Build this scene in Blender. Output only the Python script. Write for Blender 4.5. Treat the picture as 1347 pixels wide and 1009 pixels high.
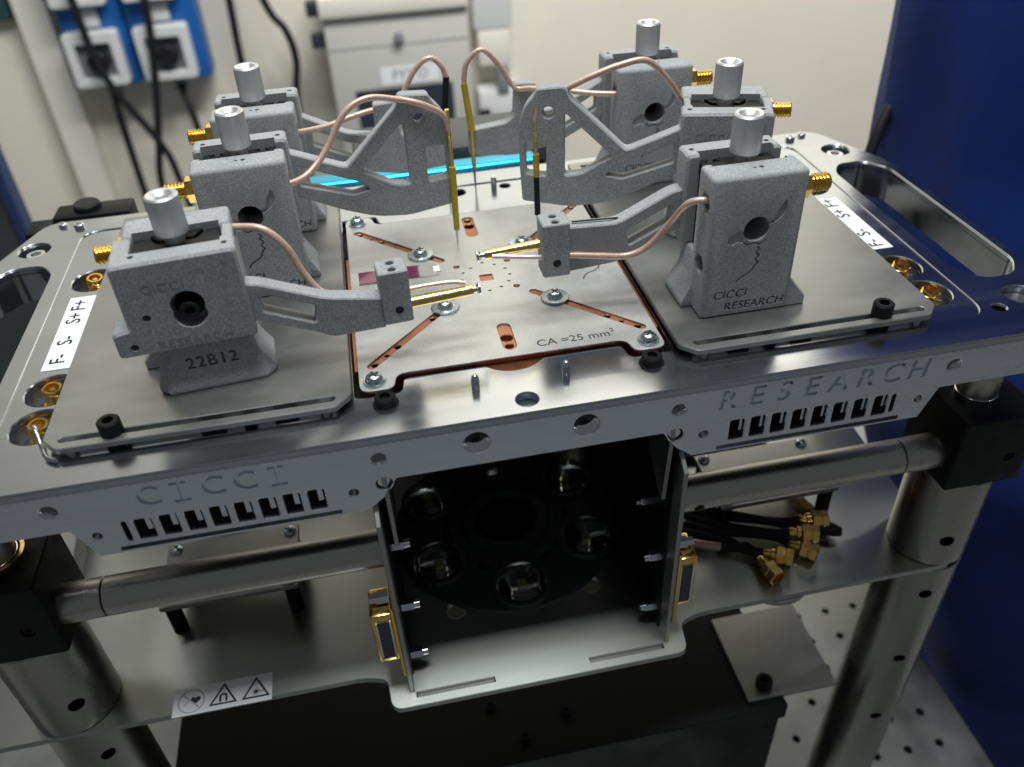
import bpy, bmesh, math, random
from mathutils import Vector, Matrix, noise
from mathutils.geometry import tessellate_polygon
random.seed(7)
for o in list(bpy.data.objects): bpy.data.objects.remove(o)
SC = bpy.context.scene
COL = SC.collection
K = 0.001                       # everything below is written in millimetres
R = math.radians

# ------------------------------------------------------------------ camera
cam_d = bpy.data.cameras.new('camera'); cam = bpy.data.objects.new('camera', cam_d); COL.objects.link(cam)
cpos = Vector((-39.674, -298.76, 177.766)); ctgt = Vector((-1.341, -61.096, -10.0)); roll = -0.055
fw = (ctgt - cpos).normalized(); rt = fw.cross(Vector((0, 0, 1))).normalized(); up = rt.cross(fw)
c_, s_ = math.cos(roll), math.sin(roll)
rx = rt*c_ + up*s_; ux = up*c_ - rt*s_
cam.matrix_world = Matrix(((rx.x, ux.x, -fw.x, cpos.x*K), (rx.y, ux.y, -fw.y, cpos.y*K), (rx.z, ux.z, -fw.z, cpos.z*K), (0, 0, 0, 1)))
cam_d.sensor_width = 36.0; cam_d.lens = 1107.439*36.0/1347.0
cam_d.clip_start = 0.01; cam_d.clip_end = 50.0
cam_d.dof.use_dof = True; cam_d.dof.focus_distance = 0.320; cam_d.dof.aperture_fstop = 9.5
SC.camera = cam

# ------------------------------------------------------------------ room light
w = bpy.data.worlds.new('World'); SC.world = w; w.use_nodes = True
bg = w.node_tree.nodes['Background']; bg.inputs[0].default_value = (0.80, 0.86, 0.92, 1); bg.inputs[1].default_value = 0.12
def area(name, loc, rot, sx, sy, power, col):
    d = bpy.data.lights.new(name, 'AREA'); d.shape = 'RECTANGLE'; d.size = sx; d.size_y = sy; d.energy = power; d.color = col
    o = bpy.data.objects.new(name, d); COL.objects.link(o); o.location = loc; o.rotation_euler = rot
    return o
area('added_wall_light', (0.75, 0.25, 1.50), (R(76), 0, 0), 1.20, 0.25, 62.0, (1.0, 0.985, 0.95))  # added lamp, turned to brighten the wall while sparing the deck
area('ceiling_light', (0.02, -0.18, 1.55), (0, 0, 0), 0.60, 0.30, 21.0, (0.94, 1.0, 1.0))
area('ceiling_light', (-0.10, 0.42, 1.70), (0, 0, 0), 1.40, 0.30, 10.0, (1.0, 0.99, 0.96))
SC.view_settings.view_transform = 'Standard'; SC.view_settings.look = 'None'
SC.view_settings.exposure = 0.0; SC.view_settings.gamma = 1.0; SC.view_settings.use_curve_mapping = False
SC.render.engine = 'CYCLES'
SC.cycles.max_bounces = 8

# ------------------------------------------------------------------ materials
MATS = {}
def mat(name, col, rough=0.5, metal=0.0, var=0.0, vscale=200.0, bump=0.0, bscale=600.0, stretch=(1, 1, 1), rvar=0.0, trans=0.0, ior=1.45, coat=0.0, speck=0.0, alpha=1.0, sheen=0.0, brushed=None):
    m = bpy.data.materials.new(name); m.use_nodes = True; nt = m.node_tree; P = nt.nodes['Principled BSDF']
    P.inputs['Base Color'].default_value = (*col, 1); P.inputs['Roughness'].default_value = rough; P.inputs['Metallic'].default_value = metal
    P.inputs['Transmission Weight'].default_value = trans; P.inputs['IOR'].default_value = ior; P.inputs['Coat Weight'].default_value = coat
    if name.startswith('black'): P.inputs['Specular IOR Level'].default_value = 0.22
    P.inputs['Alpha'].default_value = alpha; P.inputs['Sheen Weight'].default_value = sheen
    if brushed:                 # lines run across this direction, so highlights stretch along it
        cx = nt.nodes.new('ShaderNodeCombineXYZ')
        for i_ in range(3): cx.inputs[i_].default_value = brushed[i_]
        nt.links.new(cx.outputs[0], P.inputs['Tangent']); P.inputs['Anisotropic'].default_value = 0.8
    if var or bump or rvar or speck:
        tc = nt.nodes.new('ShaderNodeTexCoord'); mp = nt.nodes.new('ShaderNodeMapping'); mp.inputs['Scale'].default_value = stretch
        nt.links.new(tc.outputs['Object'], mp.inputs['Vector'])
        n = nt.nodes.new('ShaderNodeTexNoise'); n.inputs['Scale'].default_value = vscale; n.inputs['Detail'].default_value = 6; n.inputs['Roughness'].default_value = 0.65
        nt.links.new(mp.outputs[0], n.inputs['Vector'])
        fac = n.outputs['Fac']
        if var or speck:
            a = [max(0, c*(1-var)) for c in col]; b = [min(1, c*(1+var)) for c in col]
            r = nt.nodes.new('ShaderNodeValToRGB'); r.color_ramp.elements[0].position = 0.3; r.color_ramp.elements[1].position = 0.7
            r.color_ramp.elements[0].color = (*a, 1); r.color_ramp.elements[1].color = (*b, 1)
            nt.links.new(fac, r.inputs[0]); out = r.outputs[0]
            if speck:
                n2 = nt.nodes.new('ShaderNodeTexNoise'); n2.inputs['Scale'].default_value = bscale; n2.inputs['Detail'].default_value = 2
                nt.links.new(mp.outputs[0], n2.inputs['Vector'])
                r2 = nt.nodes.new('ShaderNodeValToRGB'); r2.color_ramp.elements[0].position = 0.36; r2.color_ramp.elements[1].position = 0.66
                r2.color_ramp.elements[0].color = (1-speck,)*3+(1,); r2.color_ramp.elements[1].color = (1+speck,)*3+(1,)
                nt.links.new(n2.outputs['Fac'], r2.inputs[0])
                mx = nt.nodes.new('ShaderNodeMix'); mx.data_type = 'RGBA'; mx.blend_type = 'MULTIPLY'; mx.inputs[0].default_value = 1
                nt.links.new(out, mx.inputs[6]); nt.links.new(r2.outputs[0], mx.inputs[7]); out = mx.outputs[2]
            nt.links.new(out, P.inputs['Base Color'])
        if rvar:
            mr = nt.nodes.new('ShaderNodeMapRange'); mr.inputs[3].default_value = max(0.02, rough-rvar); mr.inputs[4].default_value = min(1, rough+rvar)
            mr.inputs[1].default_value = 0.3; mr.inputs[2].default_value = 0.7
            nt.links.new(fac, mr.inputs[0]); nt.links.new(mr.outputs[0], P.inputs['Roughness'])
        if bump:
            n3 = nt.nodes.new('ShaderNodeTexNoise'); n3.inputs['Scale'].default_value = bscale; n3.inputs['Detail'].default_value = 3
            nt.links.new(mp.outputs[0], n3.inputs['Vector'])
            b = nt.nodes.new('ShaderNodeBump'); b.inputs['Strength'].default_value = bump; b.inputs['Distance'].default_value = 0.0002
            nt.links.new(n3.outputs['Fac'], b.inputs['Height']); nt.links.new(b.outputs[0], P.inputs['Normal'])
    MATS[name] = m
    return m
mat('machined', (0.45, 0.48, 0.52), 0.20, 1.0, var=0.10, vscale=40, rvar=0.08, bump=0.05, bscale=900, stretch=(0.12, 1, 1))
mat('machined_side', (0.68, 0.72, 0.79), 0.28, 1.0, var=0.10, vscale=60, rvar=0.08, bump=0.12, bscale=1500, stretch=(0.06, 1, 1))
mat('pocket', (0.72, 0.73, 0.75), 0.22, 1.0, rvar=0.08, vscale=120)
mat('blasted', (0.58, 0.585, 0.575), 0.50, 1.0, var=0.07, vscale=60, rvar=0.05, bump=0.30, bscale=2400, speck=0.14)
mat('sheet', (0.34, 0.345, 0.335), 0.44, 1.0, var=0.12, vscale=28, rvar=0.09, bump=0.15, bscale=2200, stretch=(0.5, 1, 1))
mat('shelf_steel', (0.40, 0.41, 0.385), 0.33, 1.0, var=0.05, vscale=22, rvar=0.03, bump=0.10, bscale=2600, stretch=(0.08, 1, 1), brushed=(0, 1, 0))
mat('bar_steel', (0.50, 0.475, 0.445), 0.34, 1.0, rvar=0.06, vscale=90, bump=0.08, bscale=1500, stretch=(1, .15, .15))
mat('post_steel', (0.33, 0.325, 0.30), 0.27, 1.0, var=0.08, rvar=0.07, vscale=60, bump=0.1, bscale=1200, stretch=(1, 1, 0.15))
mat('print', (0.34, 0.35, 0.36), 0.86, 0.0, var=0.08, vscale=60, speck=0.29, bscale=2500, bump=0.5)
mat('print_worn', (0.22, 0.23, 0.24), 0.9, 0.0, var=0.35, vscale=500, bump=0.5, bscale=2400)
mat('knob_alu', (0.68, 0.69, 0.70), 0.42, 0.75, rvar=0.08, vscale=300)
mat('chrome', (0.72, 0.74, 0.75), 0.16, 1.0, rvar=0.06, vscale=300)
mat('zinc', (0.60, 0.68, 0.71), 0.26, 1.0, rvar=0.1, vscale=400)
mat('gold', (0.88, 0.58, 0.17), 0.20, 1.0, rvar=0.08, vscale=300)
mat('brass', (0.85, 0.66, 0.27), 0.26, 1.0, rvar=0.08, vscale=300, var=0.1)
mat('copper', (0.46, 0.205, 0.125), 0.40, 1.0, var=0.2, vscale=90, rvar=0.12, bump=0.08, bscale=900)
mat('copper_shaded', (0.22, 0.085, 0.05), 0.45, 1.0, var=0.3, vscale=60, rvar=0.1)  # shade on the recessed tongue, put into the copper colour
mat('copper_coax', (0.63, 0.43, 0.345), 0.34, 0.25, var=0.15, vscale=900, bump=0.4, bscale=1700, coat=0.4)
mat('silver_braid', (0.80, 0.72, 0.68), 0.35, 0.6, var=0.25, vscale=1500, bump=0.6, bscale=1700)
mat('black_metal', (0.006, 0.0065, 0.007), 0.5, 0.0, rvar=0.1, vscale=150, bump=0.1, bscale=1500)
mat('black_slide', (0.014, 0.016, 0.016), 0.55, 0.0, rvar=0.1, vscale=150)
mat('grey_slide', (0.05, 0.052, 0.052), 0.5, 0.0, rvar=0.1, vscale=150)
mat('black_box', (0.008, 0.009, 0.009), 0.55, 0.0, rvar=0.1, vscale=40)
mat('black_rubber', (0.014, 0.014, 0.016), 0.5, 0.0, rvar=0.1, vscale=200)
mat('dark_slot', (0.01, 0.01, 0.011), 0.8)
mat('white_label', (0.80, 0.82, 0.84), 0.45, var=0.03, vscale=60)
mat('ink', (0.02, 0.02, 0.022), 0.6)
mat('grey_ink', (0.45, 0.46, 0.46), 0.6)
mat('laser_mark', (0.05, 0.045, 0.042), 0.7)
mat('laser_brown', (0.14, 0.09, 0.06), 0.6, 0.4)
mat('yellow_sheath', (0.50, 0.36, 0.02), 0.35, var=0.1, vscale=200)
mat('glass', (0.95, 0.97, 0.96), 0.03, trans=1.0, ior=1.5)
mat('led_black', (0.050, 0.055, 0.055), 0.33, rvar=0.1, vscale=60)
mat('reflector', (0.78, 0.79, 0.75), 0.18, 1.0, rvar=0.1, vscale=300)
mat('led_die', (0.55, 0.45, 0.15), 0.5)
mat('purple_film', (0.14, 0.015, 0.055), 0.12, var=0.15, vscale=100, coat=0.5)
mat('clear_film', (0.75, 0.76, 0.75), 0.08, trans=0.9, ior=1.4)
mat('cyan_anodised', (0.03, 0.40, 0.62), 0.28, 0.85, rvar=0.05, vscale=60)
mat('coat_cloth', (0.0012, 0.021, 0.17), 0.95, var=0.25, vscale=25, bump=0.5, bscale=1800, sheen=0.05)
mat('skin', (0.45, 0.28, 0.2), 0.5, var=0.05)
mat('wall_paint', (0.74, 0.70, 0.60), 0.75, var=0.04, vscale=4, bump=0.1, bscale=120)
mat('wall_trim', (0.72, 0.70, 0.62), 0.6, var=0.03, vscale=6)
mat('floor_vinyl', (0.38, 0.385, 0.39), 0.5, var=0.1, vscale=8)
mat('cabinet_paint', (0.52, 0.515, 0.48), 0.45, var=0.03, vscale=10)
mat('cabinet_lid', (0.74, 0.72, 0.65), 0.45, var=0.03, vscale=10)
mat('cabinet_black', (0.03, 0.035, 0.05), 0.3)
mat('outlet_blue', (0.010, 0.11, 0.38), 0.4, var=0.06, vscale=20)
mat('outlet_white', (0.66, 0.67, 0.67), 0.4, var=0.03, vscale=20)
mat('outlet_grey', (0.22, 0.22, 0.24), 0.5)
mat('teal_panel', (0.02, 0.06, 0.06), 0.5)
mat('dark_case', (0.05, 0.058, 0.058), 0.5, var=0.1, vscale=30)
mat('navy_edge', (0.02, 0.04, 0.12), 0.4)
mat('breadboard', (0.23, 0.24, 0.235), 0.45, 1.0, var=0.08, vscale=30, rvar=0.08, bump=0.15, bscale=1500)

# ------------------------------------------------------------------ mesh helpers (mm)
def finish(name, bm, m, parent=None, smooth=None, doubles=False):
    if doubles: bmesh.ops.remove_doubles(bm, verts=bm.verts, dist=1e-4)
    bmesh.ops.recalc_face_normals(bm, faces=bm.faces)
    me = bpy.data.meshes.new(name); bm.to_mesh(me); bm.free()
    return link(name, me, m, parent, smooth)
def link(name, me, m, parent=None, smooth=None):
    me.transform(Matrix.Scale(K, 4))
    if smooth:
        me.shade_smooth(); me.set_sharp_from_angle(angle=R(smooth))
    me.materials.clear(); me.materials.append(MATS[m])
    o = bpy.data.objects.new(name, me); COL.objects.link(o)
    if parent: o.parent = parent
    return o
def tag(o, label=None, cat=None, group=None, kind=None):
    if label: o['label'] = label
    if cat: o['category'] = cat
    if group: o['group'] = group
    if kind: o['kind'] = kind
    return o
def thing(name, label, cat, loc=(0, 0, 0), rz=0, group=None):
    o = bpy.data.objects.new(name, None); COL.objects.link(o); o.empty_display_size = 0.01
    o.location = Vector(loc)*K; o.rotation_euler = (0, 0, R(rz))
    return tag(o, label, cat, group)
def add(bm, bm2, M=None):
    me = bpy.data.meshes.new('tmp'); bm2.to_mesh(me); bm2.free()
    if M: me.transform(M)
    bm.from_mesh(me); bpy.data.meshes.remove(me)
def box(x0, x1, y0, y1, z0, z1, bev=0.0, seg=2):
    bm = bmesh.new(); bmesh.ops.create_cube(bm, size=1)
    for v in bm.verts: v.co = Vector(((x0+x1)/2+v.co.x*(x1-x0), (y0+y1)/2+v.co.y*(y1-y0), (z0+z1)/2+v.co.z*(z1-z0)))
    if bev: bmesh.ops.bevel(bm, geom=list(bm.edges), offset=bev, segments=seg, profile=0.5, affect='EDGES')
    return bm
def axis_M(p, d):
    z = Vector(d).normalized(); x = (Vector((1, 0, 0)) if abs(z.x) < 0.9 else Vector((0, 1, 0)))
    y = z.cross(x).normalized(); x = y.cross(z)
    return Matrix(((x.x, y.x, z.x, p[0]), (x.y, y.y, z.y, p[1]), (x.z, y.z, z.z, p[2]), (0, 0, 0, 1)))
def lathe(prof, n=32, p=(0, 0, 0), d=(0, 0, 1), rfun=None):
    """prof: (r, h) rows; closed at both ends on the axis"""
    bm = bmesh.new(); M = axis_M(p, d); rings = []
    for r, h in prof:
        if r < 1e-6: rings.append([bm.verts.new(M @ Vector((0, 0, h)))])
        else: rings.append([bm.verts.new(M @ Vector((r*(rfun(i, r, h) if rfun else 1)*math.cos(2*math.pi*i/n), r*(rfun(i, r, h) if rfun else 1)*math.sin(2*math.pi*i/n), h))) for i in range(n)])
    for a, b in zip(rings, rings[1:]):
        for i in range(n):
            j = (i+1) % n
            f = [a[0] if len(a) == 1 else a[i], a[0] if len(a) == 1 else a[j], b[0] if len(b) == 1 else b[j], b[0] if len(b) == 1 else b[i]]
            f2 = []
            for v in f:
                if v not in f2: f2.append(v)
            if len(f2) > 2:
                try: bm.faces.new(f2)
                except ValueError: pass
    both = len(rings[0]) > 1 and len(rings[-1]) > 1
    if both:                    # open profile: close it into a ring-shaped solid
        a, b = rings[-1], rings[0]
        for i in range(n):
            try: bm.faces.new((a[i], a[(i+1) % n], b[(i+1) % n], b[i]))
            except ValueError: pass
    for e in (rings[0], rings[-1]):
        if len(e) > 1 and not both:
            try: bm.faces.new(e)
            except ValueError: pass
    return bm
def cyl(r, p, d, n=32, ch=0.0):
    h = Vector(d).length
    if ch: prof = [(0, 0), (r-ch, 0), (r, ch), (r, h-ch), (r-ch, h), (0, h)]
    else: prof = [(0, 0), (r, 0), (r, h), (0, h)]
    return lathe(prof, n, p, d)
def smooth_path(pts, k=6):
    P = [Vector(p) for p in pts]; out = []
    for i in range(len(P)-1):
        p0 = P[max(i-1, 0)]; p1 = P[i]; p2 = P[i+1]; p3 = P[min(i+2, len(P)-1)]
        for j in range(k):
            t = j/k; out.append(0.5*((2*p1)+(p2-p0)*t+(2*p0-5*p1+4*p2-p3)*t*t+(3*p1-p0-3*p2+p3)*t**3))
    out.append(P[-1]); return out
def tube(pts, r, n=10, k=6):
    path = smooth_path(pts, k) if k else [Vector(p) for p in pts]
    bm = bmesh.new(); rings = []; up_ = None
    for i, p in enumerate(path):
        d = (path[min(i+1, len(path)-1)]-path[max(i-1, 0)]).normalized()
        if up_ is None: up_ = d.orthogonal().normalized()
        up_ = (up_-d*up_.dot(d)).normalized(); s = d.cross(up_)
        rr = r[i*(len(r)-1)//max(1, len(path)-1)] if isinstance(r, (list, tuple)) else r
        rings.append([bm.verts.new(p+(up_*math.cos(2*math.pi*q/n)+s*math.sin(2*math.pi*q/n))*rr) for q in range(n)])
    for a, b in zip(rings, rings[1:]):
        for i in range(n): bm.faces.new((a[i], a[(i+1) % n], b[(i+1) % n], b[i]))
    bm.faces.new(rings[0]); bm.faces.new(rings[-1])
    return bm
def circ(cx, cy, r, n=24, a0=0.0): return [(cx+r*math.cos(a0+2*math.pi*i/n), cy+r*math.sin(a0+2*math.pi*i/n)) for i in range(n)]
def rect(x0, x1, y0, y1): return [(x0, y0), (x1, y0), (x1, y1), (x0, y1)]
def slot(ax, ay, bx, by, w, n=8):
    a = math.atan2(by-ay, bx-ax); out = []
    for i in range(n+1): t = a+math.pi/2+math.pi*i/n; out.append((ax+w/2*math.cos(t), ay+w/2*math.sin(t)))
    for i in range(n+1): t = a-math.pi/2+math.pi*i/n; out.append((bx+w/2*math.cos(t), by+w/2*math.sin(t)))
    return out
def rounded(pts, r, n=4):
    """round the corners of a polygon; r is one radius or a list"""
    out = []; N = len(pts)
    for i in range(N):
        p = Vector(pts[i]); a = Vector(pts[i-1])-p; b = Vector(pts[(i+1) % N])-p
        rr = r[i] if isinstance(r, (list, tuple)) else r
        rr = min(rr, a.length*0.45, b.length*0.45)
        if rr < 1e-3: out.append(tuple(p)); continue
        s = p+a.normalized()*rr; e = p+b.normalized()*rr
        for j in range(n+1):
            t = j/n; q = s*(1-t)**2+p*2*t*(1-t)+e*t*t; out.append((q.x, q.y))
    return out
def prism(outer, holes, h0, h1, plane='xy', bev=0.0):
    """polygon with holes, extruded; plane xy: height = z, xz: height = y, yz: height = x. bev: chamfer on all rims, through an inset copy"""
    loops = [outer]+list(holes)
    def put(p, h): return Vector((p[0], p[1], h)) if plane == 'xy' else (Vector((p[0], h, p[1])) if plane == 'xz' else Vector((h, p[0], p[1])))
    def area2(l): return sum(l[i][0]*l[(i+1) % len(l)][1]-l[(i+1) % len(l)][0]*l[i][1] for i in range(len(l)))
    def inset(l, d, inner):
        sgn = (1 if area2(l) > 0 else -1)*(-1 if inner else 1); out = []
        for i in range(len(l)):
            p = Vector(l[i]); e1 = (p-Vector(l[i-1])); e2 = (Vector(l[(i+1) % len(l)])-p)
            if e1.length < 1e-9 or e2.length < 1e-9: out.append(tuple(p)); continue
            n1 = Vector((-e1.y, e1.x)).normalized(); n2 = Vector((-e2.y, e2.x)).normalized(); nn = n1+n2
            if nn.length < 1e-6: out.append(tuple(p)); continue
            nn.normalize(); k = d/max(0.5, nn.dot(n1)); q = p+nn*k*sgn; out.append((q.x, q.y))
        return out
    bm = bmesh.new()
    rows = []
    ins = [inset(l, bev, i > 0) for i, l in enumerate(loops)] if bev else loops
    hs = [(h0, ins), (h0+bev, loops), (h1-bev, loops), (h1, ins)] if bev else [(h0, loops), (h1, loops)]
    for h, ls in hs: rows.append([[bm.verts.new(put(p, h)) for p in l] for l in ls])
    for ra, rb in zip(rows, rows[1:]):
        for la, lb in zip(ra, rb):
            for i in range(len(la)):
                j = (i+1) % len(la); bm.faces.new((la[i], la[j], lb[j], lb[i]))
    tri = tessellate_polygon([[Vector((p[0], p[1], 0)) for p in l] for l in ins])
    for row in (rows[0], rows[-1]):
        flat = [v for l in row for v in l]
        for t in tri:
            try: bm.faces.new([flat[i] for i in t])
            except ValueError: pass
    bmesh.ops.recalc_face_normals(bm, faces=bm.faces)
    return bm
def text_mesh(s, size, depth, shear=0.0, spacing=1.0, align='CENTER', bold=0.0):
    """text solid in the xy plane, z from -depth/2 to +depth/2 (mm)"""
    cu = bpy.data.curves.new('txt', 'FONT'); cu.body = s; cu.size = size; cu.extrude = depth/2; cu.shear = shear; cu.space_character = spacing
    cu.align_x = align; cu.align_y = 'CENTER'; cu.resolution_u = 3; cu.offset = bold
    o = bpy.data.objects.new('txt', cu); COL.objects.link(o); bpy.context.view_layer.update()
    me = bpy.data.meshes.new_from_object(o.evaluated_get(bpy.context.evaluated_depsgraph_get()))
    bpy.data.objects.remove(o); bpy.data.curves.remove(cu)
    bm = bmesh.new(); bm.from_mesh(me); bpy.data.meshes.remove(me)
    bmesh.ops.remove_doubles(bm, verts=bm.verts, dist=1e-4)
    return bm
def boolean(bm, cutters, op='DIFFERENCE'):
    """bm minus every cutter, one at a time; returns a new bmesh (mm)"""
    def mk(b, nm):
        bmesh.ops.recalc_face_normals(b, faces=b.faces); me = bpy.data.meshes.new(nm); b.to_mesh(me); b.free()
        o = bpy.data.objects.new(nm, me); COL.objects.link(o); return o
    base = mk(bm, 'base'); cs = [mk(c, 'cut') for c in cutters]
    for c in cs:
        md = base.modifiers.new('b', 'BOOLEAN'); md.operation = op; md.object = c; md.solver = 'EXACT'
    bpy.context.view_layer.update()
    me = bpy.data.meshes.new_from_object(base.evaluated_get(bpy.context.evaluated_depsgraph_get()))
    out = bmesh.new(); out.from_mesh(me); bpy.data.meshes.remove(me)
    for o in [base]+cs:
        d = o.data; bpy.data.objects.remove(o); bpy.data.meshes.remove(d)
    return out
def ribbon(pts, w_, h0, h1, plane='xy'):
    """thin strip following a polyline"""
    P = [Vector(p) for p in pts]; L = []; Rr = []
    for i, p in enumerate(P):
        d = (P[min(i+1, len(P)-1)]-P[max(i-1, 0)]).normalized(); n = Vector((-d.y, d.x))
        ww = w_*(0.45 if i in (0, len(P)-1) else 1)/2
        L.append(tuple(p+n*ww)); Rr.append(tuple(p-n*ww))
    return prism(L+Rr[::-1], [], h0, h1, plane)
def TR(x, y, z): return Matrix.Translation((x, y, z))
def copy_mesh(o, parent, name=None):
    c = o.copy(); COL.objects.link(c); c.parent = parent
    if name: c.name = name
    return c

# ------------------------------------------------------------------ small hardware
def socket_screw(name, parent, p, r, h, m='black_metal', hexr=None, d=(0, 0, 1)):
    hexr = hexr or r*0.5
    bm = lathe([(0, h*0.45), (hexr, h*0.45), (hexr, h), (r*0.86, h), (r, h-r*0.14), (r, 0), (0, 0)], 24, p, d, rfun=lambda i, rr, hh: 1.0)
    return finish(name, bm, m, parent, 35)
def pan_screw(parent, x, y, z, r=3.4, washer=0.0, m='zinc', name='screw'):
    """pan-head screw with a cross recess; optional wide washer as sub-part"""
    z0 = z+(0.9 if washer else 0.0)
    h = r*0.75
    bm = lathe([(0, h*1.0), (r*0.30, h*0.98), (r*0.62, h*0.86), (r*0.88, h*0.55), (r, h*0.18), (r, 0), (0, 0)], 24, (x, y, z0), (0, 0, 1))
    a = random.uniform(0, 1.5)
    s = finish(name, bm, m, parent, 50)
    cb = bmesh.new()
    for q in (0, 1):
        b2 = box(-r*0.52, r*0.52, -r*0.10, r*0.10, h*0.72, h*1.02); add(cb, b2, TR(x, y, z0) @ Matrix.Rotation(a+q*math.pi/2, 4, 'Z') @ TR(0, 0, q*0.01))
    finish('cross_recess', cb, 'dark_slot', s)
    if washer:
        wb = prism(circ(x, y, washer, 32), [circ(x, y, r*0.6, 16)], z, z+0.9, bev=0.2)
        finish('washer', wb, m, s, 40)
    return s
def sma(parent, p, d, name='coax_connector', r=3.3, L=8.0, nut=True, flange=None):
    """threaded gold connector, built along d"""
    prof = [(0, 0), (r*0.9, 0)]
    n = int(L/1.15)
    for i in range(n):
        z = i*L/n; prof += [(r*0.84, z), (r*1.07, z+L/n*0.45), (r*1.07, z+L/n*0.6)]
    prof += [(r*0.95, L), (r*0.72, L), (r*0.70, L-2.5), (0, L-2.5)]
    o = finish(name, lathe(prof, 24, p, d), 'gold', parent, 12)
    M = axis_M(p, d)
    if nut:
        bm = lathe([(0, -1.8), (r*1.55, -1.8), (r*1.62, -1.5), (r*1.62, 1.2), (r*1.5, 1.6), (0, 1.6)], 6, p, d); finish('hex_nut', bm, 'gold', o)
    if flange:
        bm = box(-flange, flange, -flange, flange, -2.2, -1.0, 0.2, 1); bm.transform(M); finish('flange', bm, 'gold', o)
    bm = lathe([(0, L-2.6), (r*0.32, L-2.6), (r*0.30, L-0.8), (0, L-0.8)], 10, p, d); finish('centre_pin', bm, 'gold', o)
    return o

# ================================================================== THE SETTING
WY = 1500.0
o = finish('wall', box(-3500, 3500, WY, WY+80, -1150, 1600), 'wall_paint'); tag(o, kind='structure')
o = finish('floor', box(-3500, 3500, -4500, WY, -1170, -1150.5), 'floor_vinyl'); tag(o, kind='structure')

# ================================================================== DECK
ZT = -0.7
DS = (0.2, 1.25, -1.0)
deck = thing('station_deck', 'thick polished aluminium deck plate with engraved front rail and cut-out handles', 'deck', DS)
def deck_opening(g):        # outline of the sample plate grown by g
    arc = [(13.2*math.cos(R(a)), -52.2+13.2*math.sin(R(a))) for a in range(218, 323, 8)] if g > 1.97 else []
    return [(-55-g, -66-g), (-43.2+g, -66-g), (-41.8+g, -58-g)]+arc+[(41.8-g, -58-g), (43.2-g, -66-g), (55+g, -66-g), (55+g, 66+g), (43.2-g, 66+g), (41.8-g, 58+g), (-41.8+g, 58+g), (-43.2+g, 66+g), (-55-g, 66+g)]
holes = [rounded(deck_opening(2.0), 2.0)]
for s in (-1, 1):
    c = [(183*s, -42), (190*s, -53), (203*s, -53), (210*s, -43), (210*s, 50), (202*s, 61), (189*s, 61), (183*s, 52)]
    holes.append(rounded(c, 4.0))
    for y in (-56.6, 42.0): holes.append(circ(163.4*s, y-0.0, 9.2, 32))
    for y in (-36.2,): holes.append(circ(163.4*s, y, 9.2, 32))
    holes.append(circ(196*s, 77, 7.0, 28))
    holes.append(circ(182.5*s, -73, 2.8, 20)); holes.append(circ(196*s, -67.0, 6.5, 24))
    holes.append(circ(24*s, 84.5, 2.6, 18))
holes.append(circ(0, 83.5, 4.0, 24)); holes.append(circ(0, -83.2, 3.9, 28))
def deck_out(y): return rounded([(-214, y), (214, y), (214, 58), (196, 104), (-196, 104), (-214, 58)], [0, 0, 8, 8, 8, 8])
finish('top_plate', prism(deck_out(-90.15), holes, -3.6, ZT, bev=0.45), 'machined', deck, 25)
inner = rounded([(-176, -76.6), (176, -76.6), (177, 90), (-177, 90)], 10, 6)
def outside(h): return all(abs(p[0]) > 177.5 or p[1] < -77 or p[1] > 91 for p in h)
finish('raised_border', prism(deck_out(-90.15), [inner]+[h for h in holes if outside(h)], ZT-0.2, ZT+0.55, bev=0.3), 'machined', deck, 25)
finish('plate_body', prism(deck_out(-81.9), [h for h in holes if min(p[1] for p in h) > -81], -17, -3.62), 'machined', deck, 25)
finish('bushing', lathe([(0, -9), (3.88, -9), (3.88, -3.65), (3.7, -3.65), (3.7, -8.8), (0, -8.8)], 28, (0, -83.2, 0), (0, 0, 1)), 'pocket', deck, 30)
# pocket floors and connectors
for s in (-1, 1):
    for y in (-56.6, -36.2, 42.0):
        finish('pocket_floor', prism(circ(163.4*s, y, 9.15, 32), [], -12, -9.5), 'pocket', deck, 30)
        sma(deck, (163.4*s, y, -8.2), (0.10*s if s > 0 else 0.10, -0.12, 1), L=9.5, flange=4.6)
    finish('pocket_floor', prism(circ(196*s, 77, 6.95, 28), [], -9, -7), 'pocket', deck, 30)
    finish('pocket_floor', prism(circ(196*s, -67, 6.45, 24), [], -9, -7), 'pocket', deck, 30)
    socket_screw('cap_screw', deck, (196*s, 77, -7), 4.6, 5, 'chrome')
    socket_screw('cap_screw', deck, (180*s, 96, ZT+0.5), 2.4, 2.0, 'chrome')
    socket_screw('cap_screw', deck, (188*s, 99, ZT+0.5), 2.0, 1.6, 'chrome')
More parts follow.
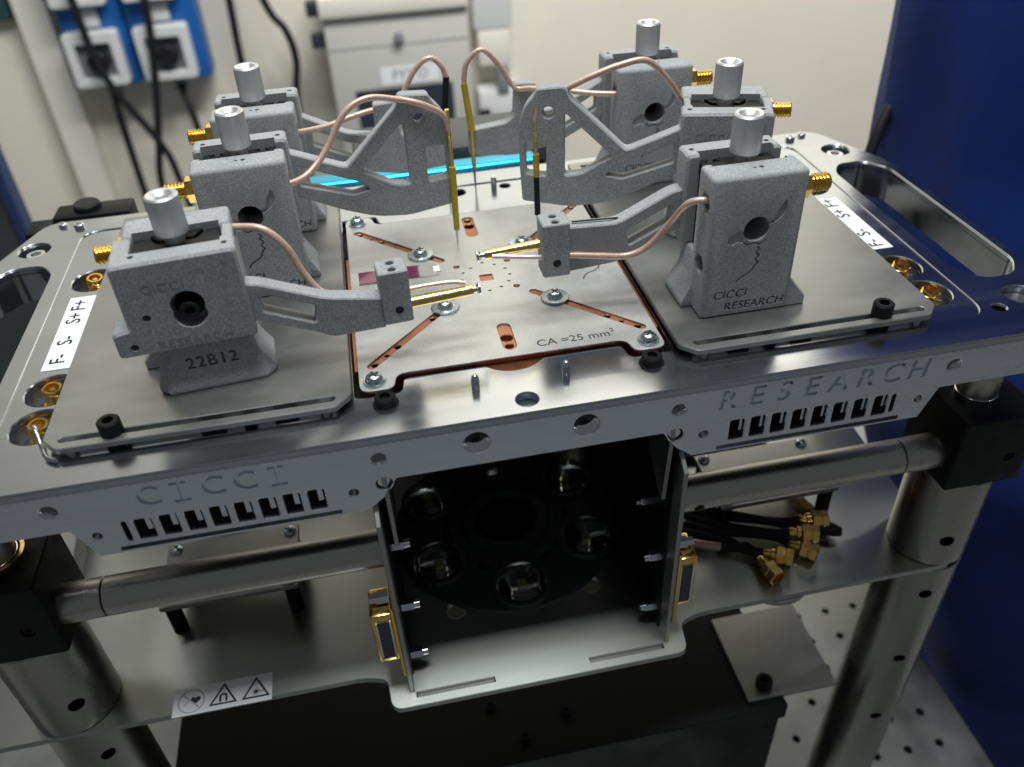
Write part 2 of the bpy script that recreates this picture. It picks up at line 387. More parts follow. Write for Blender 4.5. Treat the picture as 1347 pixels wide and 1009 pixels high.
# front rail with engraving, vents, holes
RY0, RY1 = -90.0, -82.0
railo = [(-214, -3.65), (-214, -19.8), (-153, -19.8), (-147.6, -33), (-58.5, -33), (-52.5, -28), (-47.2, -20), (47.2, -20), (52.5, -28), (58.5, -33), (147.6, -33), (153, -19.8), (214, -19.8), (214, -3.65)]
rholes = []
for s in (-1, 1):
    rholes += [circ(52*s, -10.2, 2.55, 20), circ(51.6*s, -21.6, 2.9, 20), circ(62.2*s, -23.5, 1.75, 16), circ(156*s, -10.2, 2.75, 20), circ(145.7*s, -23.7, 1.6, 16)]
    for k in range(8):
        x0 = (-133.3+8.0*k) if s < 0 else (72.0+7.95*k)
        rholes.append(rounded(rect(x0, x0+5.6, -28.4, -19.2), 0.9, 3))
    rholes.append(slot(-136.4*1, -27.6, -136.4, -20.0, 1.7) if s < 0 else slot(135.4, -27.2, 135.4, -20.2, 1.7))
    rholes.append(rounded(rect(-140.5, -67.5, -32.2, -30.4) if s < 0 else rect(68.0, 139.5, -32.2, -30.4), 0.4, 2))
for s in (-1, 1): rholes.append(circ(19.0*s, -10.0, 4.6, 28))
rail = prism(railo, rholes, RY0, RY1, 'xz', bev=0.3)
RX = Matrix.Rotation(math.pi/2, 4, 'X')
def letter_I(h, w_, t, d): return prism([(-w_/2, -h/2), (w_/2, -h/2), (w_/2, -h/2+t), (t/2, -h/2+t), (t/2, h/2-t), (w_/2, h/2-t), (w_/2, h/2), (-w_/2, h/2), (-w_/2, h/2-t), (-t/2, h/2-t), (-t/2, -h/2+t), (-w_/2, -h/2+t)], [], -d/2, d/2)
cuts = []
for dx, dz, dp in ((-0.16, 0.0, 1.8), (0.16, 0.05, 1.9), (0.0, 0.2, 2.0)):
    cut = bmesh.new()
    for ch, x in zip('CICCI', (-125.6, -115.6, -105.3, -95.2, -84.9)):
        add(cut, letter_I(8.6, 4.8, 0.95, dp) if ch == 'I' else text_mesh(ch, 11.4, dp), TR(x+dx, RY0, -10.2+dz) @ RX)
    for ch, x in zip('RESEARCH', (69.4, 80.0, 90.3, 100.6, 110.9, 121.2, 131.4, 141.6)):
        add(cut, text_mesh(ch, 11.8, dp, shear=0.12), TR(x+dx, RY0, -9.6+dz) @ RX)
    cuts.append(cut)
rail = boolean(rail, cuts)
rail_o = finish('front_rail', rail, 'machined_side', deck, 25)
# blind backs behind the drilled holes, and heat-sink fins behind the vents
for s in (-1, 1):
    
    def thread(x, z, r, dep):
        pr_ = [(r, 0.0)]
        for q in range(int(dep/0.8)): pr_ += [(r*0.90, q*0.8+0.4), (r*0.99, q*0.8+0.8)]
        return finish('threaded_insert', lathe(pr_+[(0, dep), (0, dep+0.3), (r+0.02, dep+0.3)], 24, (x, RY0+0.5, z), (0, 1, 0)), 'chrome', rail_o, 20)
    thread(19.0*s, -10.0, 4.58, 5.6); thread(156*s, -10.2, 2.73, 5); thread(52*s, -10.2, 2.53, 5); thread(145.7*s, -23.7, 1.58, 4); thread(62.2*s, -23.5, 1.73, 4)
    ins = cyl(2.2, (51.6*s, RY0+1.2, -21.6), (0, 4, 0), 20); finish('insert', ins, 'chrome', rail_o, 30)
    fb = bmesh.new()
    for k in range(9):
        x0 = (-133.3+8.0*k) if s < 0 else (72.0+7.95*k)
        x1 = x0-1.7
        if s < 0: x1 = x0+3.1
        else: x1 = x0+4.2
        if k == 8: continue
        f = finish('cooling_fin', box(x1, x1+(1.7 if s < 0 else 1.0), RY0+1.6, RY1+7, -25.6, -17.2), 'machined_side', deck)
    fb.free()
    bk = finish('vent_shade_block', box(-146 if s < 0 else 66, -66 if s < 0 else 146, RY1+7.05, RY1+60, -30.0, -17.1), 'black_box', deck); finish('vent_light_stop', box(-146 if s < 0 else 66, -66 if s < 0 else 146, RY1+0.1, RY1+7, -30.0, -29.05), 'black_box', deck)  # black block and cover added to keep light out of the vents
# dowel pins, hole liner and cap screws on the front land
for s in (-1, 1):
    pb = lathe([(0, -6), (1.45, -6), (1.45, 4.2), (1.25, 5.6), (0.7, 6.4), (0, 6.6)], 16, (16.0*s, -73.2, ZT), (0, 0, 1)); finish('dowel_pin', pb, 'chrome', deck, 40)
    socket_screw('cap_screw', deck, (47.0*s, -73.4, ZT+0.4), 3.7, 3.2)
    finish('washer', prism(circ(47.0*s, -73.4, 4.5, 28), [], ZT-0.1, ZT+0.45, bev=0.1), 'black_metal', deck, 30)
    pb = lathe([(0, -3), (1.45, -3), (1.45, 4.6), (1.0, 5.6), (0, 5.8)], 16, (18.5*s, 84.3, ZT), (0, 0, 1)); finish('dowel_pin', pb, 'chrome', deck, 40)
# step strip at the back
finish('rear_step', box(-52, 150, 66.5+37.8, 106.6, -14, ZT-1.2, 0.3), 'machined', deck)

# ================================================================== SAMPLE PLATE + COPPER BLOCK
cb = thing('copper_block', 'dark copper heat spreader block under the grey sample plate', 'copper block')
ch_ = [circ(0.1, -45.6, 2.2, 20), circ(0.1, -51.0, 1.5, 16), circ(0.1, 45.6, 2.2, 20), circ(0.1, 51.0, 1.5, 16)]
for sx in (-1, 1):
    for sy in (-1, 1):
        ch_ += [circ((50.0-33.5*t)*sx, (51.6-34.6*t)*sy, rr, 14) for t, rr in ((0.03, 1.15), (0.17, 0.7), (0.30, 1.15), (0.74, 1.0))]
        ch_.append(circ(10.8*sx, 10.6*sy-0.6, 0.7, 10))
finish('block', prism(rounded(deck_opening(-0.8), 2.5), ch_, -7.0, -0.62, bev=0.28), 'copper', cb, 25)
finish('front_tongue', prism(circ(0, -52.2, 14.0, 40), [], -6.9, -2.9), 'copper_shaded', cb)
for s in (-1, 1): finish('side_rail', box(*sorted((54.4*s, 56.4*s)), -52, 30, -6.9, -0.9, 0.2, 1), 'copper', cb)
finish('carrier', prism(rounded(deck_opening(1.95), 2.0), [], -12, -7.01), 'black_metal', cb)
mask = thing('sample_plate', 'matt grey steel sample plate marked CA =25 mm² in the middle of the deck', 'plate')
mh = []
ends = {(-1, -1): (24, 24), (1, -1): (16, 17), (-1, 1): (16, 15.5), (1, 1): (23, 23)}
for (sx, sy), (ex, ey) in ends.items(): mh.append(slot(50.0*sx, 51.6*sy, 16.5*sx, 17*sy, 3.5))
mh += [slot(0.2, -39, 0.2, -51.5, 5.2), slot(0.2, 37, 0.2, 51.5, 5.2), rect(-2.7, 2.7, -4.2, 1.1)]
for sx in (-1, 1):
    for sy in (-1, 1): mh.append(circ(10.8*sx, 10.6*sy-0.6, 1.35, 14))
for x, y in ((0.2, 10.7), (-8.8, 4.4), (-5.2, 7.5), (5.0, 8.0), (8.8, 3.7), (9.9, -1.4), (8.5, -6.6), (4.7, -10.3), (-0.3, -12.0), (-10.0, -1.3), (-6.0, -10.0)): mh.append(circ(x, y, 0.65, 10))
outm = rounded(deck_opening(0.0), [4, 3, 4, 4, 3, 4, 4, 3, 4, 4, 3, 4])
finish('steel_sheet', prism(outm, mh, -0.6, 0.0, bev=0.1), 'blasted', mask, 25)
for sx in (-1, 1):
    for sy in (-1, 1): pan_screw(mask, 49.6*sx, 61*sy, 0.02, 3.3, washer=4.0)
for x, y in ((-19.4, -20.3), (23.5, -24.3), (-24.3, 23.8), (19.8, 22.0)): pan_screw(mask, x, y, 0.02, 3.1, washer=5.6)
tm = text_mesh('CA =25 mm', 5.5, 0.05, align='LEFT', bold=0.03); tm.transform(TR(9.8, -53.0, 0.03)); finish('engraved_lettering', tm, 'laser_mark', mask)
tm = text_mesh('2', 3.2, 0.05, align='LEFT', bold=0.03); tm.transform(TR(37.9, -51.2, 0.03)); finish('engraved_lettering', tm, 'laser_mark', mask)
sq = [(43.5, 5.5), (45, 4), (44.6, 2), (46.4, 0.2), (45.6, -2), (47, -4), (46.0, -6.5), (43.5, -8.2), (41, -9.2), (39.2, -11), (38, -13.4)]
finish('engraved_flourish', ribbon([tuple(v.to_2d()) for v in smooth_path([(a, b, 0) for a, b in sq], 3)], 0.7, 0.0, 0.04), 'laser_brown', mask)
sl = thing('film_slide', 'purple film on a clear slip lying on the sample plate', 'slide')
finish('clear_slip', box(-51.6, -18.5, 5.2, 15.8, 0.02, 0.20), 'clear_film', sl)
finish('purple_film', box(-51.4, -26.6, 5.8, 15.0, 0.21, 0.40), 'purple_film', sl)
finish('notch_sticker', box(-20.4, -17.8, 8.2, 12.8, 0.21, 0.32), 'white_label', sl)

# ================================================================== SIDE PLATES
def side_plate(s):
    t = thing('side_plate', 'grey steel side plate carrying the probe block marked 22B12' if s < 0 else 'grey steel side plate carrying the probe block with readable CICCI RESEARCH lettering', 'plate')
    x0, x1 = 57.6, 157.0
    o = [(x0*s, -69.5), ((x0+5.5)*s, -75.2), ((x1-5)*s, -75.2), (x1*s, -69.5), (x1*s, 92), (x0*s, 92)]
    finish('plate_sheet', prism(rounded(o, 1.2, 3), [slot(64.5*s, -70.4, 150.6*s, -70.4, 2.6), slot(64.5*s, 87, 150.6*s, 87, 2.6)], 0.6, 2.9, bev=0.3), 'sheet', t, 25)
    for x in (67, 92, 134.9, 149):
        finish('spacer', cyl(2.2 if x != 134.9 else 3.2, (x*s, -71.0, ZT-1.05), (0, 0, 2.4), 18), 'chrome' if x in (67, 149) else 'black_metal', t, 30)
        finish('spacer', cyl(2.2, (x*s, 87.0, ZT-1.05), (0, 0, 2.4), 18), 'chrome', t, 30)
    socket_screw('cap_screw', t, (134.9*s, -70.4, 2.85), 3.7, 5.2)
    finish('screw_shank', cyl(1.25, (134.9*s, -70.4, ZT-1.05), (0, 0, 5), 12), 'black_metal', t, 30)
    for x in (80.0, 104.0):
        finish('slot_nut', box((x-4)*s if s > 0 else (x+4)*s, (x+4)*s if s > 0 else (x-4)*s, -71.6, -69.2, ZT-1.02, 0.55), 'black_metal', t)
    return t
side_plate(-1); side_plate(1)
def strip_label(s):
    t = thing('label_strip', 'white paper strip printed F- S- S+ F+ beside the plate with block 22B12' if s < 0 else 'white paper strip printed F- S- S+ F+ by the open handle and blue coat', 'label', DS)
    x0, x1, y0, y1 = (-170.2, -159.6, -23.4, 28.6) if s < 0 else (159.9, 170.4, -21.0, 28.0)
    finish('paper', box(x0, x1, y0, y1, ZT+0.02, ZT+0.2), 'white_label', t)
    for txt, f in (('F-', 0.13), ('S-', 0.37), ('S+', 0.68), ('F+', 0.87)) if s < 0 else (('F-', 0.10), ('S-', 0.30), ('S+', 0.68), ('F+', 0.9)):
        b2 = text_mesh(txt, 8.0, 0.04, bold=0.08); b2.transform(TR((x0+x1)/2-0.3, y0+(y1-y0)*f, ZT+0.23) @ Matrix.Rotation(R(90 if s < 0 else 90), 4, 'Z'))
        finish('printed_text', b2, 'ink', t)
strip_label(-1); strip_label(1)
o = finish('wire_hook', tube([(-162, -60, 2.0), (-160.5, -63, 3.2), (-158, -69, 0.8), (-155.5, -74.5, 0.1), (-152, -77, 0.0)], 0.8, 10), 'chrome', None, 60)
tag(o, 'thin bent metal wire from a gold connector to the corner of the side plate', 'wire')

# ================================================================== PROBE BLOCKS (micromanipulators)
# local frame: z = 0 on the side plate, lettered face at y = -16.5, outer side at +x*m
CACHE = {}
def base_mesh(m):
    bm = box(-17, 17, -16.5, -3.0, 0.0, 54.6, 1.5, 3)
    # slight draft: narrower shoulders, straight foot
    foot = bmesh.new()
    fo = [(m*16, -16.5), (m*24, -16.5), (m*24, -5)]
    wedge = prism([(15.5, 0.0), (24, 0.0), (24, 3.5), (17.0, 12.5), (15.5, 12.5)], [], -15.9, -4.9, 'xz', bev=0.5)
    if m < 0: wedge.transform(Matrix.Scale(-1, 4, (1, 0, 0)))
    # rear foot under the slide
    rf = bmesh.new(); lv = []
    for z, x0, x1, y0, y1, c in ((0, -21, 18.5, -7, 13.8, 3.5), (2.5, -21, 18.5, -7, 13.6, 3.5), (11.0, -16.6, 16.2, -7, 11.9, 2.0), (20.0, -15.5, 15.5, -7, 10.4, 1.5)):
        pts = [(x0, y0), (x1, y0), (x1, y1-c), (x1-c, y1), (x0+c, y1), (x0, y1-c)]
        lv.append([rf.verts.new((p[0]*m, p[1], z)) for p in pts])
    for a, b in zip(lv, lv[1:]):
        for i in range(6): rf.faces.new((a[i], a[(i+1) % 6], b[(i+1) % 6], b[i]))
    rf.faces.new(lv[0]); rf.faces.new(lv[-1])
    bmesh.ops.recalc_face_normals(rf, faces=rf.faces)
    bmesh.ops.bevel(rf, geom=[e for e in rf.edges if e.calc_length() > 3], offset=0.8, segments=2, profile=0.5, affect='EDGES')
    bm = boolean(bm, [wedge, rf], 'UNION')
    cuts = [box(-13.6, 13.6, -5.6, 2, 47, 60)]
    cuts.append(cyl(4.7, (0.3, -18, 34.6), (0, 14.0, 0), 32))
    for z in (44.0, 20.6): cuts.append(lathe([(0, 0), (4.0, 0), (4.0, 9), (0, 9)], 6, (-m*20.5, -10.6, z), (m, 0, 0)))
    for dx, dz, dp in ((-0.14, 0.0, 2.0), (0.14, 0.05, 2.1), (0.0, 0.17, 2.2)):
        tx = bmesh.new()
        add(tx, text_mesh('CICCI', 4.7, dp, shear=0.1, spacing=1.06, align='LEFT'), TR(-12.8+dx, -16.5, 9.0+dz) @ RX)
        add(tx, text_mesh('RESEARCH', 4.7, dp, shear=0.1, spacing=1.04, align='LEFT'), TR(-8.2+dx, -16.5, 3.9+dz) @ RX)
        cuts.append(tx)
    # engraved flourish: two lobes and a wavy tail
    def lobe(pts): return prism([tuple(v.to_2d()) for v in smooth_path([(p[0], p[1], 0) for p in pts+pts[:1]], 4)[:-1]], [], -17.2, -15.95, 'xz')
    cuts.append(lobe([(-3.6, 33.8), (-6.2, 34.6), (-9.2, 33.0), (-9.8, 30.6), (-8.0, 29.4), (-6.0, 30.2), (-4.6, 29.8), (-3.6, 31.2)]))
    cuts.append(lobe([(4.2, 37.0), (6.6, 38.2), (7.6, 41.0), (9.6, 44.4), (10.4, 41.6), (9.4, 38.6), (7.2, 36.6), (4.6, 35.8)]))
    cuts.append(ribbon([(-4.3, 30.3), (-2.2, 28.9), (0.3, 29.3), (2.2, 28.6), (4.6, 30.2)], 0.8, -17.2, -15.8, 'xz'))
    tail = [(1.6, 27.8), (2.4, 26.6), (1.5, 25.4), (2.7, 24.0), (1.6, 22.6), (2.6, 21.2), (1.2, 19.6), (0.8, 18.2), (-1.6, 16.6), (-3.8, 15.4), (-4.6, 13.6)]
    cuts.append(ribbon([tuple(v.to_2d()) for v in smooth_path([(a, b, 0) for a, b in tail], 3)], 0.75, -17.2, -15.7, 'xz'))
    for x in (2.0,): cuts.append(cyl(0.9, (x, -10.2, 52), (0, 0, 5), 12)); cuts.append(cyl(0.6, (x-2.4, -10.2, 53), (0, 0, 5), 10))
    for dx, dz, dp in ((-0.16, 0.0, 2.6), (0.16, 0.06, 2.7), (0.0, 0.2, 2.8)):
        n22 = text_mesh('22B12', 6.0, dp, spacing=1.15); n22.transform(TR(-1+dx, 11.9, 10.6+dz) @ Matrix.Rotation(math.pi, 4, 'Z') @ RX @ Matrix.Rotation(R(-11), 4, 'X')); cuts.append(n22)
    return boolean(bm, cuts)
def carriage_mesh(m, closed):
    w = 3.0 if (m > 0 and closed) else 0.0
    prof = [(m*(22.5+w), 20.0), (m*(22.5+w), 30.0), (m*(17.0+w), 30.8), (m*(17.0+w), 54.4), (-m*18.2, 54.4), (-m*18.2, 20.0)]
    bm = prism(rounded(prof, [1.5, 1.5, 0.8, 2, 2, 1.5], 3), [], 5.2, 15.8, 'xz', bev=0.9)
    if closed:
        a = box(-17.6, -14.2, -3.6, 6.5, 34, 54.0, 0.5, 1); b = box(14.0, 16.6+w, -3.6, 6.5, 34, 54.0, 0.5, 1)
        bm = boolean(bm, [a, b], 'UNION')
    cuts = [box(-13.8, 13.8, 0, 8.4, 47, 60), cyl(5.3, (0.3, 17, 36.8), (0, -6.6, 0), 28), cyl(5.3, (0.3, 17, 33.0), (0, -6.6, 0), 28),
            cyl(1.35, (m*13.5, 17, 34.2), (0, -5, 0), 14), cyl(1.35, (m*20.0, 17, 23.8), (0, -5, 0), 14), cyl(0.9, (m*20, 10, 26), (0, 0, 6), 12),
            cyl(1.0, (-m*15, 10.6, 50), (0, 0, 6), 12), cyl(1.0, (m*13, 10.6, 50), (0, 0, 6), 12)]
    b2 = text_mesh('2', 5.0, 1.4); b2.transform(TR(-m*13.6, 15.8, 45.4) @ Matrix.Rotation(math.pi, 4, 'Z') @ RX); cuts.append(b2)
    return boolean(bm, cuts)
def shared(key, fn, name, mt, parent, smooth=None):
    if key not in CACHE:
        o = finish(name, fn(), mt, parent, smooth); CACHE[key] = o; return o
    return copy_mesh(CACHE[key], parent, name)
def U(pts, m): return [(-m*u, z-2.9) for u, z in pts]
def arm_bent(t, m):
    low = t.rotation_euler.z > 1
    prof = U([(17.0, 42.5), (22, 41.2), (41.0, 31.8), (44.5, 30.6), (60.5, 27.0), (60.5, 14.4), (42, 14.6), (38, 17.5), (17.0, 28.0)], m) if low else U([(17.0, 44), (22, 43.2), (42.0, 33.6), (60.5, 34.5), (60.5, 16.2), (42, 17.6), (38, 19.5), (17.0, 29.0)], m)
    win = U([(21.5, 37.6), (38.6, 29.0), (37.4, 22.0), (21.5, 30.4)], m) if low else U([(21.5, 38.6), (38.6, 30.0), (37.4, 24.0), (21.5, 31.6)], m)
    bm = prism(rounded(prof, ([0, 1.5, 2, 2, 0, 0, 3, 3, 0] if low else [0, 1.5, 3, 0, 0, 3, 3, 0]), 4), [rounded(win, 1.0, 3)], 7.6, 13.8, 'xz', bev=0.5)
    a = finish('arm', bm, 'print', t, 30)
    if not low: gr = U([(41.0, 34.25), (58.5, 35.05), (58.5, 35.35), (41.0, 34.55)], m); finish('top_groove', prism(gr, [], 10.2, 11.0, 'xz'), 'dark_slot', a)
    x0, x1 = sorted((-m*60.2, -m*70.4))
    blk = prism(rounded(rect(x0, x1, 5.4, 15.4), 0.9, 3), [circ((x0+x1)/2, 8.0, 1.4, 16), circ((x0+x1)/2, 12.6, 1.4, 16)], 13.3, 34.6, bev=0.4)
    tb = finish('tip_block', blk, 'print', t, 30)
    finish('set_screw', cyl(1.5, ((x0+x1)/2-m*0.5, 15.3 if m > 0 else 5.0, 19.0), (0, 0.25, 0), 14), 'dark_slot', tb)
    finish('set_screw', cyl(1.5, ((x0+x1)/2, 5.25, 19.0), (0, 0.25, 0), 14), 'dark_slot', tb)
def arm_truss(t, m):
    prof = U([(17.0, 51), (39, 41.5), (61.6, 63.0), (63.0, 67.5), (74.6, 66.5), (75.6, 64), (79.6, 59.5), (82.0, 53), (82.2, 36), (81.6, 19.6), (62, 17.0), (48, 18.4), (34, 24), (17.0, 33.0)], m)
    tri = U([(44.4, 39.2), (63.6, 57.2), (63.8, 30.6), (57, 31.6)], m)
    op = U([(71.2, 45.4), (79.6, 45.4), (79.8, 31.6), (71.2, 30.4)], m)
    slit = U([(20.0, 45.0), (31, 40.0), (44.0, 34.4), (47.0, 31.0), (40, 29.6), (20.0, 36.6)], m)
    bm = prism(rounded(prof, [0, 2, 2, 3, 3, 1, 3, 3, 1, 1.5, 3, 6, 4, 0], 4), [rounded(tri, 1.6, 3), rounded(op, 1.4, 3), rounded(slit, 1.0, 3), [(-m*70.0+2.3*math.cos(a*math.pi/9), 54.4+2.3*math.sin(a*math.pi/9)) for a in range(18)]], 7.4, 13.4, 'xz', bev=0.5)
    return finish('arm', bm, 'print', t, 30)
def arm_low(t, m):
    prof = U([(17.0, 47), (38, 36), (48.0, 34.5), (49.2, 36), (49.4, 48), (59.4, 48.6), (60.4, 33.5), (64, 30.6), (82.4, 28.6), (82.4, 16.2), (60, 14.4), (40, 18), (17.0, 30)], m)
    win = U([(21, 40.5), (36, 32.4), (44, 30.6), (42, 23.0), (21, 33)], m)
    bm = prism(rounded(prof, [0, 3, 1, 1, 1.5, 1.5, 3, 3, 1, 1, 3, 3, 0], 4), [rounded(win, 1.2, 3)], 7.4, 13.4, 'xz', bev=0.5)
    return finish('arm', bm, 'print', t, 30)
def manipulator(label, x, y, rz, m, arm, closed, face_screw=False):
    t = thing('probe_block', label, 'probe block', (x, y, 2.88), rz, 'probe blocks on the side plates')
    b = shared(('base', m), lambda: base_mesh(m), 'base_block', 'print', t, 30)
    # black dovetail slide with V notches
    sp = [(-13.5, -4.7), (-13.5, 5.1), (13.5, 5.1), (13.5, -4.7), (9.5, -4.7), (6.0, 0.6), (-6.0, 0.6), (-9.5, -4.7)]
    zt_ = 52.4 if closed else 51.2
    s = shared(('slide', closed), lambda: prism(sp, [], 15, zt_, bev=0.2), 'slide', 'black_slide', t, 25)
    shared(('cap', closed), lambda: prism([(-13.4, 5.15), (13.4, 5.15), (13.4, 8.3), (9.5, 8.3), (11.5, 5.9), (5.5, 5.9), (7.5, 8.3), (-7.5, 8.3), (-5.5, 5.9), (-11.5, 5.9), (-9.5, 8.3), (-13.4, 8.3)], [], 47.1, zt_-0.3, bev=0.1), 'slide_cap', 'grey_slide' if closed else 'black_slide', t, 25)
    shared(('rail', closed), lambda: prism([(-8.2, -4.7), (8.2, -4.7), (5.2, 0.0), (-5.2, 0.0)], [], 15, zt_+0.6, bev=0.2), 'slide_rail', 'black_metal', t, 25)
    def kn():
        N = 96
        return lathe([(0, 63.6), (1.6, 63.6), (2.2, 67.9), (3.6, 69.3), (4.6, 69.5), (5.25, 68.9), (5.3, 67.8), (5.3, 56.2), (4.9, 55.7), (0, 55.7)], N, (0.4, 0.4, 0), (0, 0, 1), rfun=lambda i, r, h: 0.975 if (i % 2 and r > 5.2) else 1.0)
    k = shared(('knob', 0), kn, 'knob', 'knob_alu', t, 25)
    shared(('stem', 0), lambda: cyl(3.2, (0.4, 0.4, 44.0), (0, 0, 13.3), 24, 0.3), 'knob_stem', 'knob_alu', t, 30)
    shared(('carr', m, closed), lambda: carriage_mesh(m, closed), 'carriage', 'print', t, 30)
    for s_, z, x in (('CICCI', 44.8, 6.0), ('RESEARCH', 23.0, 1.0)):
        b2 = text_mesh(s_, 4.6, 0.12, spacing=1.12); b2.transform(TR(x, 15.82, z) @ Matrix.Rotation(math.pi, 4, 'Z') @ RX); finish('worn_lettering', b2, 'print_worn', t)
    if face_screw:
        c = finish('washer', lathe([(0, 0), (4.7, 0), (4.7, 1.2), (4.2, 1.5), (2.9, 1.5), (0, 1.5)], 28, (0.3, 10.6, 34.4), (0, 1, 0)), 'black_metal', t, 30)
        socket_screw('cap_screw', t, (0.3, 12.0, 34.2), 3.3, 3.6, 'black_slide', d=(0, 1, 0))
    sma(t, (m*18.4, -10.4, 46.2), (m, 0, 0), L=9.0, r=3.0)
    {'bent': arm_bent, 'truss': arm_truss, 'low': arm_low}[arm](t, m)
    return t
LF_SQUASH = 0.95        # this carriage is wound further down
def wpart(t, name, bm, mt, sm=60):
    """part given in world millimetres"""
    Mi = (Matrix.Translation(t.location/K) @ Matrix.Rotation(t.rotation_euler.z, 4, 'Z') @ Matrix.Diagonal((*t.scale, 1))).inverted()
    bm.transform(Mi); return finish(name, bm, mt, t, sm)
RF = manipulator('grey probe block with readable CICCI RESEARCH face and bent arm, beside the blue coat', 87.3, -40.7, 0, 1, 'bent', False)
LF = manipulator('grey probe block marked 22B12 with round cap screw in its face and bent arm', -104.2, -40.6, 185.0, 1, 'bent', True, True)
LF.scale = (1, 1, LF_SQUASH)
LM = manipulator('grey probe block with hollow truss arm and yellow probe, behind the block marked 22B12', -87.6, 18.0, 3, -1, 'truss', False)
LB = manipulator('grey probe block behind two others, its coax ending in a black sleeve', -84.2, 70.0, 0, -1, 'low', False)
RB = manipulator('hindmost grey probe block on the lettered side, its arm holding a yellow-sleeved needle', 90.0, 74.0, -2, 1, 'low', False)
RM = manipulator('turned grey probe block with truss arm, standing between two CICCI RESEARCH blocks', 103.0, 12.5, 163.0, -1, 'truss', True)
# --- right front: horizontal brass probe and its coax
def barrel(p, q, r0, r1):
    d = Vector(q)-Vector(p); L = d.length
    n = 5
    prof = [(0, 0), (r0, 0)]
    for i in range(n): prof += [(r0+(r1-r0)*i/n, L*i/n+0.1), (r0+(r1-r0)*i/n, L*(i+1)/n-0.25), ((r0+(r1-r0)*i/n)*0.985, L*(i+1)/n-0.15)]
    prof += [(r1, L), (0, L)]
    return lathe(prof, 28, p, d, rfun=lambda i, r, h: 1.0 if i % 2 else 0.955)
wpart(RF, 'probe_barrel', barrel((18.5, -28.6, 27.0), (-3.6, -28.3, 25.4), 2.1, 1.9), 'brass', 40)
wpart(RF, 'probe_tip', lathe([(0, 0), (1.3, 0), (1.2, 1.6), (2.3, 2.6), (2.3, 3.2), (1.2, 3.4), (0, 3.0)], 20, (-3.4, -28.3, 25.4), (-1, 0, -0.05)), 'chrome', 40)
wpart(RF, 'braided_lead', tube([(19.0, -32.5, 23.4), (10, -32.3, 24.6), (3.0, -31.4, 25.4), (-1.0, -30.4, 25.4)], 0.95), 'silver_braid')
wpart(RF, 'coax_lead', tube([(77.0, -51.4, 46.8), (72.0, -51.4, 47.8), (65.4, -49.0, 46.4), (62.4, -41.5, 36.0), (56.0, -37.6, 25.4), (48.6, -36.0, 21.6), (38, -35.2, 22.6), (28.0, -33.8, 23.6), (22.0, -32.8, 23.6)], 1.25), 'copper_coax')
# --- left front
wpart(LF, 'probe_barrel', barrel((-34.5, -44.2, 19.4), (-10.6, -42.4, 20.0), 2.2, 1.95), 'brass', 40)
wpart(LF, 'probe_tip', lathe([(0, 0), (1.3, 0), (1.2, 1.4), (2.3, 2.2), (2.3, 2.8), (1.2, 3.0), (0, 2.6)], 20, (-10.8, -42.4, 20.0), (1, 0.06, 0.02)), 'chrome', 40)
wpart(LF, 'braided_lead', tube([(-36.0, -41.6, 23.2), (-27, -41.2, 23.6), (-18.0, -41.0, 23.5), (-13.0, -41.2, 22.4)], 0.95), 'silver_braid')
wpart(LF, 'coax_lead', tube([(-91.0, -30.0, 49.6), (-86.0, -31.0, 50.0), (-78.0, -33.5, 49.2), (-71.6, -35.5, 42.6), (-67.6, -36.5, 32.0), (-62.0, -38.5, 24.5), (-52.0, -40.5, 22.6), (-36.0, -41.6, 23.2)], 1.25), 'copper_coax')
# --- vertical probes
def needle(t, segs, tip=0.35):
    for a, b, r0, r1, mt, nm in segs:
        wpart(t, nm, lathe([(0, 0), (r0, 0), (r1, (Vector(b)-Vector(a)).length), (0, (Vector(b)-Vector(a)).length)], 14, a, Vector(b)-Vector(a)), mt, 50)
needle(LM, [((-6.9, 28.6, 60.0), (-6.8, 28.6, 36.0), 0.9, 0.9, 'brass', 'probe_barrel'), ((-6.8, 28.6, 36.2), (-7.2, 28.8, 7.6), 1.5, 1.3, 'yellow_sheath', 'probe_sleeve'), ((-7.2, 28.8, 7.8), (-7.4, 28.9, 0.1), 0.75, 0.3, 'chrome', 'probe_needle')])
wpart(LM, 'coax_lead', tube([(-74.0, 7.6, 47.2), (-70.0, 8.0, 46.2), (-63.0, 13.0, 47.2), (-55.0, 19.0, 53.6), (-46.6, 23.0, 64.8), (-37.0, 26.0, 68.6), (-25.5, 28.0, 66.2), (-18.0, 27.4, 64.2), (-12.6, 27.6, 61.4), (-8.4, 28.0, 58.0), (-7.0, 28.6, 52)], 1.25), 'copper_coax')
needle(RM, [((27.2, 22.4, 60.0), (27.2, 22.4, 30.0), 0.9, 0.9, 'brass', 'probe_barrel'), ((27.2, 22.4, 40.0), (27.2, 22.4, 30.0), 1.3, 1.3, 'yellow_sheath', 'probe_sleeve'), ((27.2, 22.4, 30.2), (27.2, 22.2, 13.0), 1.35, 1.3, 'black_rubber', 'probe_sleeve'), ((27.2, 22.2, 13.2), (27.2, 22.0, 0.1), 0.75, 0.3, 'chrome', 'probe_needle')])
wpart(RM, 'coax_lead', tube([(93.0, 24.0, 51.0), (88.0, 22.0, 55.6), (80.5, 19.0, 65.3), (71.0, 18.0, 74.0), (60.0, 18.4, 73.2), (50.0, 19.0, 70.2), (41.0, 20.5, 66.4), (34.0, 22.4, 63.0), (28.6, 22.6, 60.0), (27.2, 22.4, 54.0)], 1.25), 'copper_coax')
